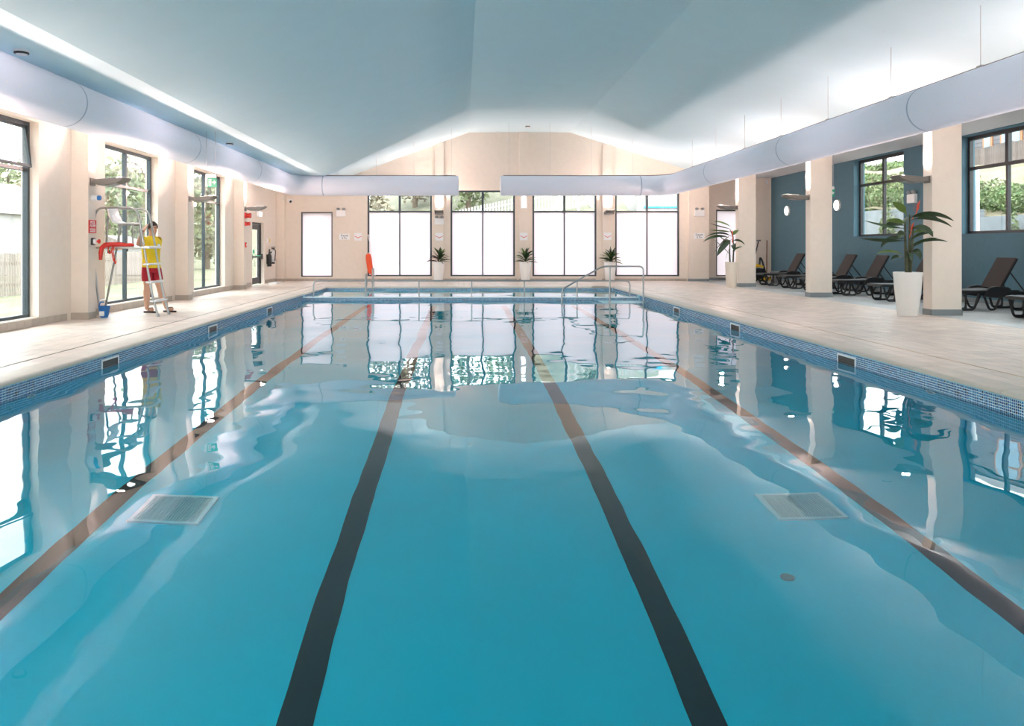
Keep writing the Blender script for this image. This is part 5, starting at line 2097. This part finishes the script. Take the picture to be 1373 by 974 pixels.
def tree(label, x, y, z, h, r, n, m, group, size=0.22, seed=1):
    rng = np.random.default_rng(seed)
    root = thing('tree', label, 'tree', (x, y, z), 0, group)
    b = MB()
    b.tube([(0, 0, -0.3), (0.05, 0, h * 0.4), (0.0, 0.05, h * 0.85)], [h * 0.03, h * 0.022, h * 0.008], 7)
    for k in range(5):
        a = k * 1.3
        b.tube([(0.03, 0, h * (0.3 + 0.08 * k)), (r * 0.6 * math.cos(a), r * 0.6 * math.sin(a), h * (0.5 + 0.08 * k))], [h * 0.011, h * 0.004], 5)
    b.build('trunk', M['bark'], root)
    b = MB()
    leaf_quads(b, (0, 0, h * 0.55), (r, r, h * 0.5), n, size, rng)
    o = b.build('crown', m, root, fix=False)
    o['kind'] = 'stuff'
    return root

T = 'trees outside the left windows'
sd = 100
spots = [(-46, 80, 8, 3.6, 't', 'hazy tree on the hillside above the open top light'), (-40, 76, 7, 3.2, 'b', 'budding tree on the hillside left of the open top light'), (-26.5, 59, 8.5, 3.0, 't', 'green tree seen through the window behind the lifeguard chair, left pane'),
         (-28.5, 70, 9.5, 3.4, 'b', 'budding tree seen through the window behind the lifeguard chair, right pane'), (-20, 62, 7.5, 2.8, 't', 'green tree seen left of the mullion in the third left window'),
         (-26, 84, 9, 3.4, 't', 'distant green tree seen right of the mullion in the third left window'), (-37, 86, 9, 3.2, 't', 'green tree on the hill top right of the chair window')]
for (x, y, h, r, k, lab) in spots:
    sd += 1
    tree(lab, x, y, hill_l(x, y), h, r, 1500, M['tree_leaf'] if k == 't' else M['tree_brown'], T, 0.28, sd)
T = 'trees behind the end windows'
for (x, y, h, r, k, lab) in [(-7.0, 50, 6.5, 2.3, 'b', 'bare budding tree behind the first end window, left pane'), (-3.6, 60, 7, 2.5, 'b', 'bare budding tree behind the first end window, right pane'),
                             (0.4, 55, 7, 2.8, 't', 'green tree behind the second end window, left pane'), (4.6, 63, 6.5, 2.6, 't', 'green tree behind the second end window, right pane'), (9.6, 57, 7, 2.4, 't', 'green tree behind the play frame')]:
    sd += 1
    tree(lab, x, y, bank_f(x, y), h, r, 1800, M['tree_leaf'] if k == 't' else M['tree_brown'], T, 0.22, sd)

# picket fence on the left lawn, one piece per picket
root = thing('picket_fence', 'pale picket fence on the lawn outside the left windows', 'fence', (-16, 26, -0.38))
me = MB().box(-0.012, 0.012, 0, 0.10, 0.0, 1.5).mesh('picket', M['fence_pale'])
for k in range(105):
    link('picket', me, root, (0, k * 0.16, random.uniform(-0.02, 0.02)))
for zz in (0.35, 1.1):
    MB().box(-0.05, -0.012, 0, 16.9, zz, zz + 0.09).build('fence_rail', M['fence_pale'], root)

def house(label, x, y, z, wx, wy, h, rh, mw, rot=0.0, wins=()):
    root = thing('house', label, 'house', (x, y, z), rot)
    MB().box(-wx / 2, wx / 2, -wy / 2, wy / 2, -0.5, h).build('wall', mw, root)
    MB().prism([(-wx / 2 - 0.3, h), (wx / 2 + 0.3, h), (0, h + rh)], -wy / 2 - 0.3, wy / 2 + 0.3).build('roof', M['roof'], root)
    for (wxx, wz, ww, wh) in wins:
        f = MB()
        f.box(wxx - ww / 2 - 0.12, wxx + ww / 2 + 0.12, -wy / 2 - 0.08, -wy / 2, wz - 0.12, wz + wh + 0.12)
        fo = f.build('window_frame', M['orange_trim'], root)
        MB().box(wxx - ww / 2, wxx + ww / 2, -wy / 2 - 0.10, -wy / 2 - 0.07, wz, wz + wh).build('pane', M['pane_dark'], fo)
    return root

house('white rendered house on the lawn beyond the picket fence', -28.0, 46, -0.38, 4.5, 7, 3.6, 2.0, M['render_white'], wins=((-1, 1, 0.8, 1.2), (1, 1, 0.8, 1.2)))
house('pale low house seen through the window behind the lifeguard chair', -23.0, 52.5, -0.38, 3.5, 3, 1.7, 0.8, M['render_white'], wins=((-0.8, 0.7, 0.8, 0.8), (0.8, 0.7, 0.8, 0.8)))

# white picket fence on the far bank
root = thing('picket_fence', 'white picket fence on the bank behind the end windows', 'fence', (0, 44.0, 0))
me = MB().box(-0.05, 0.05, -0.012, 0.012, -0.3, 1.25).mesh('picket', M['white_paint'])
x = -1.0
while x < 9.6:
    link('picket', me, root, (x, 0, 2.2 + 0.21 * x))
    x += 0.17
for dz in (0.25, 0.95):
    MB().prism([(-1.0, 2.2 - 0.21 + dz), (9.6, 2.2 + 2.016 + dz), (9.6, 2.2 + 2.016 + dz + 0.09), (-1.0, 2.2 - 0.21 + dz + 0.09)], 0.012, 0.04).build('fence_rail', M['white_paint'], root)
root = thing('play_frame', 'white timber play frame behind the third end window', 'play frame', (5.6, 42.5, 2.4))
for (xa, xb, za, zb) in ((-1.3, 0.2, 0.0, 2.9), (1.0, 0.2, 0.0, 2.9), (0.6, 1.9, 2.9, 0.2), (-0.6, 0.1, 0.2, 2.9)):
    b = MB()
    b.tube([(xa, 0, za - 0.5), (xb, 0.1, zb)], 0.09, 6)
    b.build('beam', M['white_paint'], root)
b = MB()
b.tube([(0.1, 0, 2.9), (0.8, 1.8, 2.9)], 0.09, 6)
b.build('beam', M['white_paint'], root)
root = thing('pavilion', 'white boarded pavilion with a bright blue sill behind the fourth end window', 'pavilion', (11.4, 44.5, 2.0))
MB().box(-1.6, 3.0, 0.0, 4.0, -0.5, 3.2).build('wall', M['white_paint'], root)
for k in range(20):
    MB().box(-1.6, 3.0, -0.03, 0.0, -0.2 + k * 0.17, -0.2 + k * 0.17 + 0.15).build('board', M['white_paint'], root)
MB().box(-1.2, 3.0, -0.10, -0.03, 1.54, 1.62).build('sill', M['blue_trim'], root)
MB().box(-0.55, -0.15, -0.12, -0.03, 2.35, 2.75).build('panel', M['blue_trim'], root)

# hedges, ivy, plank fence and houses on the right
def hedge(label, x0, x1, y0, y1, zf, h, n, seed, size=0.11):
    rng = np.random.default_rng(seed)
    root = thing('hedge', label, 'hedge', ((x0 + x1) / 2, (y0 + y1) / 2, zf((x0 + x1) / 2, (y0 + y1) / 2)))
    ox, oy, oz = root.location
    b = MB()
    m_ = max(2, int((y1 - y0) / 0.8))
    for k in range(m_):
        ya, yb = y0 + (y1 - y0) * k / m_, y0 + (y1 - y0) * (k + 1) / m_
        zb = zf((x0 + x1) / 2, (ya + yb) / 2) - oz
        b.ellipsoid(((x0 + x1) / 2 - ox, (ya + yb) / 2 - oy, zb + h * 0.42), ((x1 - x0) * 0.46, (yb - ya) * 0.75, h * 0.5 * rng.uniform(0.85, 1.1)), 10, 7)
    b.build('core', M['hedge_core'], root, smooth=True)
    b = MB()
    per = max(1, n // m_)
    for k in range(m_):
        yc = y0 + (y1 - y0) * (k + 0.5) / m_
        zb = zf((x0 + x1) / 2, yc) - oz
        leaf_quads(b, ((x0 + x1) / 2 - ox, yc - oy, zb + h * 0.45), ((x1 - x0) * 0.55, (y1 - y0) / m_ * 0.8, h * 0.55 * rng.uniform(0.85, 1.1)), per, size, rng, 0.8)
    o = b.build('foliage', M['hedge'], root, fix=False)
    o['kind'] = 'stuff'

hedge('green hedge on the retaining wall seen through the nearer alcove window', 17.35, 18.6, 20.5, 28.2, lambda x, y: bank_r(x, y) - 0.35, 1.0, 13000, 1, 0.065)
hedge('green hedge on the retaining wall seen through the farther alcove window', 17.35, 18.6, 29.2, 38.0, lambda x, y: bank_r(x, y) - 0.35, 1.15, 13000, 2, 0.07)
hedge('higher green hedge on the slope seen through the farther alcove window', 20.5, 21.8, 33.0, 46.0, lambda x, y: bank_r(x, y) - 0.2, 0.6, 12000, 3, 0.08)
hedge('topmost hedge along the slope crest seen through the farther alcove window', 24.0, 25.6, 40.0, 56.0, lambda x, y: bank_r(x, y) - 0.25, 0.7, 10000, 4, 0.10)
for (y0, y1, z0, lab, sdd) in ((30.3, 31.9, -0.2, 'ivy hanging down the retaining wall in the farther alcove window', 5), (23.7, 24.2, -0.2, 'narrow ivy strand on the retaining wall in the nearer alcove window', 6), (26.6, 27.2, -0.2, 'ivy clump at the left of the nearer alcove window', 7)):
    rng = np.random.default_rng(sdd)
    b = MB()
    top = 2.4 + 0.065 * ((y0 + y1) / 2 - 25)
    leaf_quads(b, (0, 0, (top - z0) / 2), (0.14, (y1 - y0) / 2, (top - z0) / 2), 2600 if y1 - y0 > 1 else 1200, 0.055, rng, 0.3)
    o = b.build('ivy', M['hedge'], fix=False, loc=(16.72, (y0 + y1) / 2, z0))
    tag(o, lab, 'ivy', kind='stuff')
root = thing('plank_fence', 'weathered plank fence on the slope above the nearer alcove window', 'fence', (23.2, 27.0, 0))
me = MB().box(-0.015, 0.015, 0, 0.14, -0.2, 0.85).mesh('plank', M['fence_wood'])
for k in range(90):
    y = k * 0.15
    link('plank', me, root, (0, y, bank_r(23.2, 27 + y) - 0.05 + random.uniform(-0.02, 0.02)))
for dz in (0.15, 0.6):
    b = MB()
    b.tube([(0.04, 0, bank_r(23.2, 27) + dz), (0.04, 13.5, bank_r(23.2, 40.5) + dz)], 0.04, 5)
    b.build('fence_rail', M['fence_wood'], root)

def clad_house(label, x, y, ln, h, wins):
    z = bank_r(x, y) - 0.2
    root = thing('house', label, 'house', (x, y, z))
    MB().box(0, 5, -ln / 2, ln / 2, -0.8, h).build('wall', M['clad'], root)
    for k in range(int(h / 0.22)):
        MB().box(-0.03, 0.0, -ln / 2, ln / 2, k * 0.22, k * 0.22 + 0.2).build('board', M['clad'], root)
    MB().prism([(-0.4, h), (5.4, h), (2.5, h + 2.0)], -ln / 2 - 0.3, ln / 2 + 0.3).build('roof', M['roof'], root)
    for (yy, zz, w, hh) in wins:
        f = MB().box(-0.09, -0.03, yy - w / 2 - 0.15, yy + w / 2 + 0.15, zz - 0.15, zz + hh + 0.15).build('window_frame', M['orange_trim'], root)
        MB().box(-0.11, -0.085, yy - w / 2, yy + w / 2, zz, zz + hh).build('pane', M['pane_dark'], f)

clad_house('grey boarded house with orange window trim above the plank fence', 29.5, 44.0, 7.0, 5.0, ((2.4, 1.0, 1.3, 1.5), (0.3, 1.0, 0.5, 1.5), (-1.6, 1.0, 1.4, 1.5), (2.4, 3.2, 1.3, 1.2), (-1.6, 3.2, 1.4, 1.2)))
clad_house('second grey boarded house at the right end of the plank fence', 29.5, 36.0, 6.0, 4.6, ((1.5, 1.0, 1.3, 1.5), (-1.5, 1.0, 1.3, 1.5)))
b = MB()
b.tube([(13.6, 20.9, -0.3), (13.6, 20.9, 3.4)], 0.06, 8)
o = b.build('downpipe', M['white_plastic'])
tag(o, 'thin white post outside the nearer alcove window', 'post')
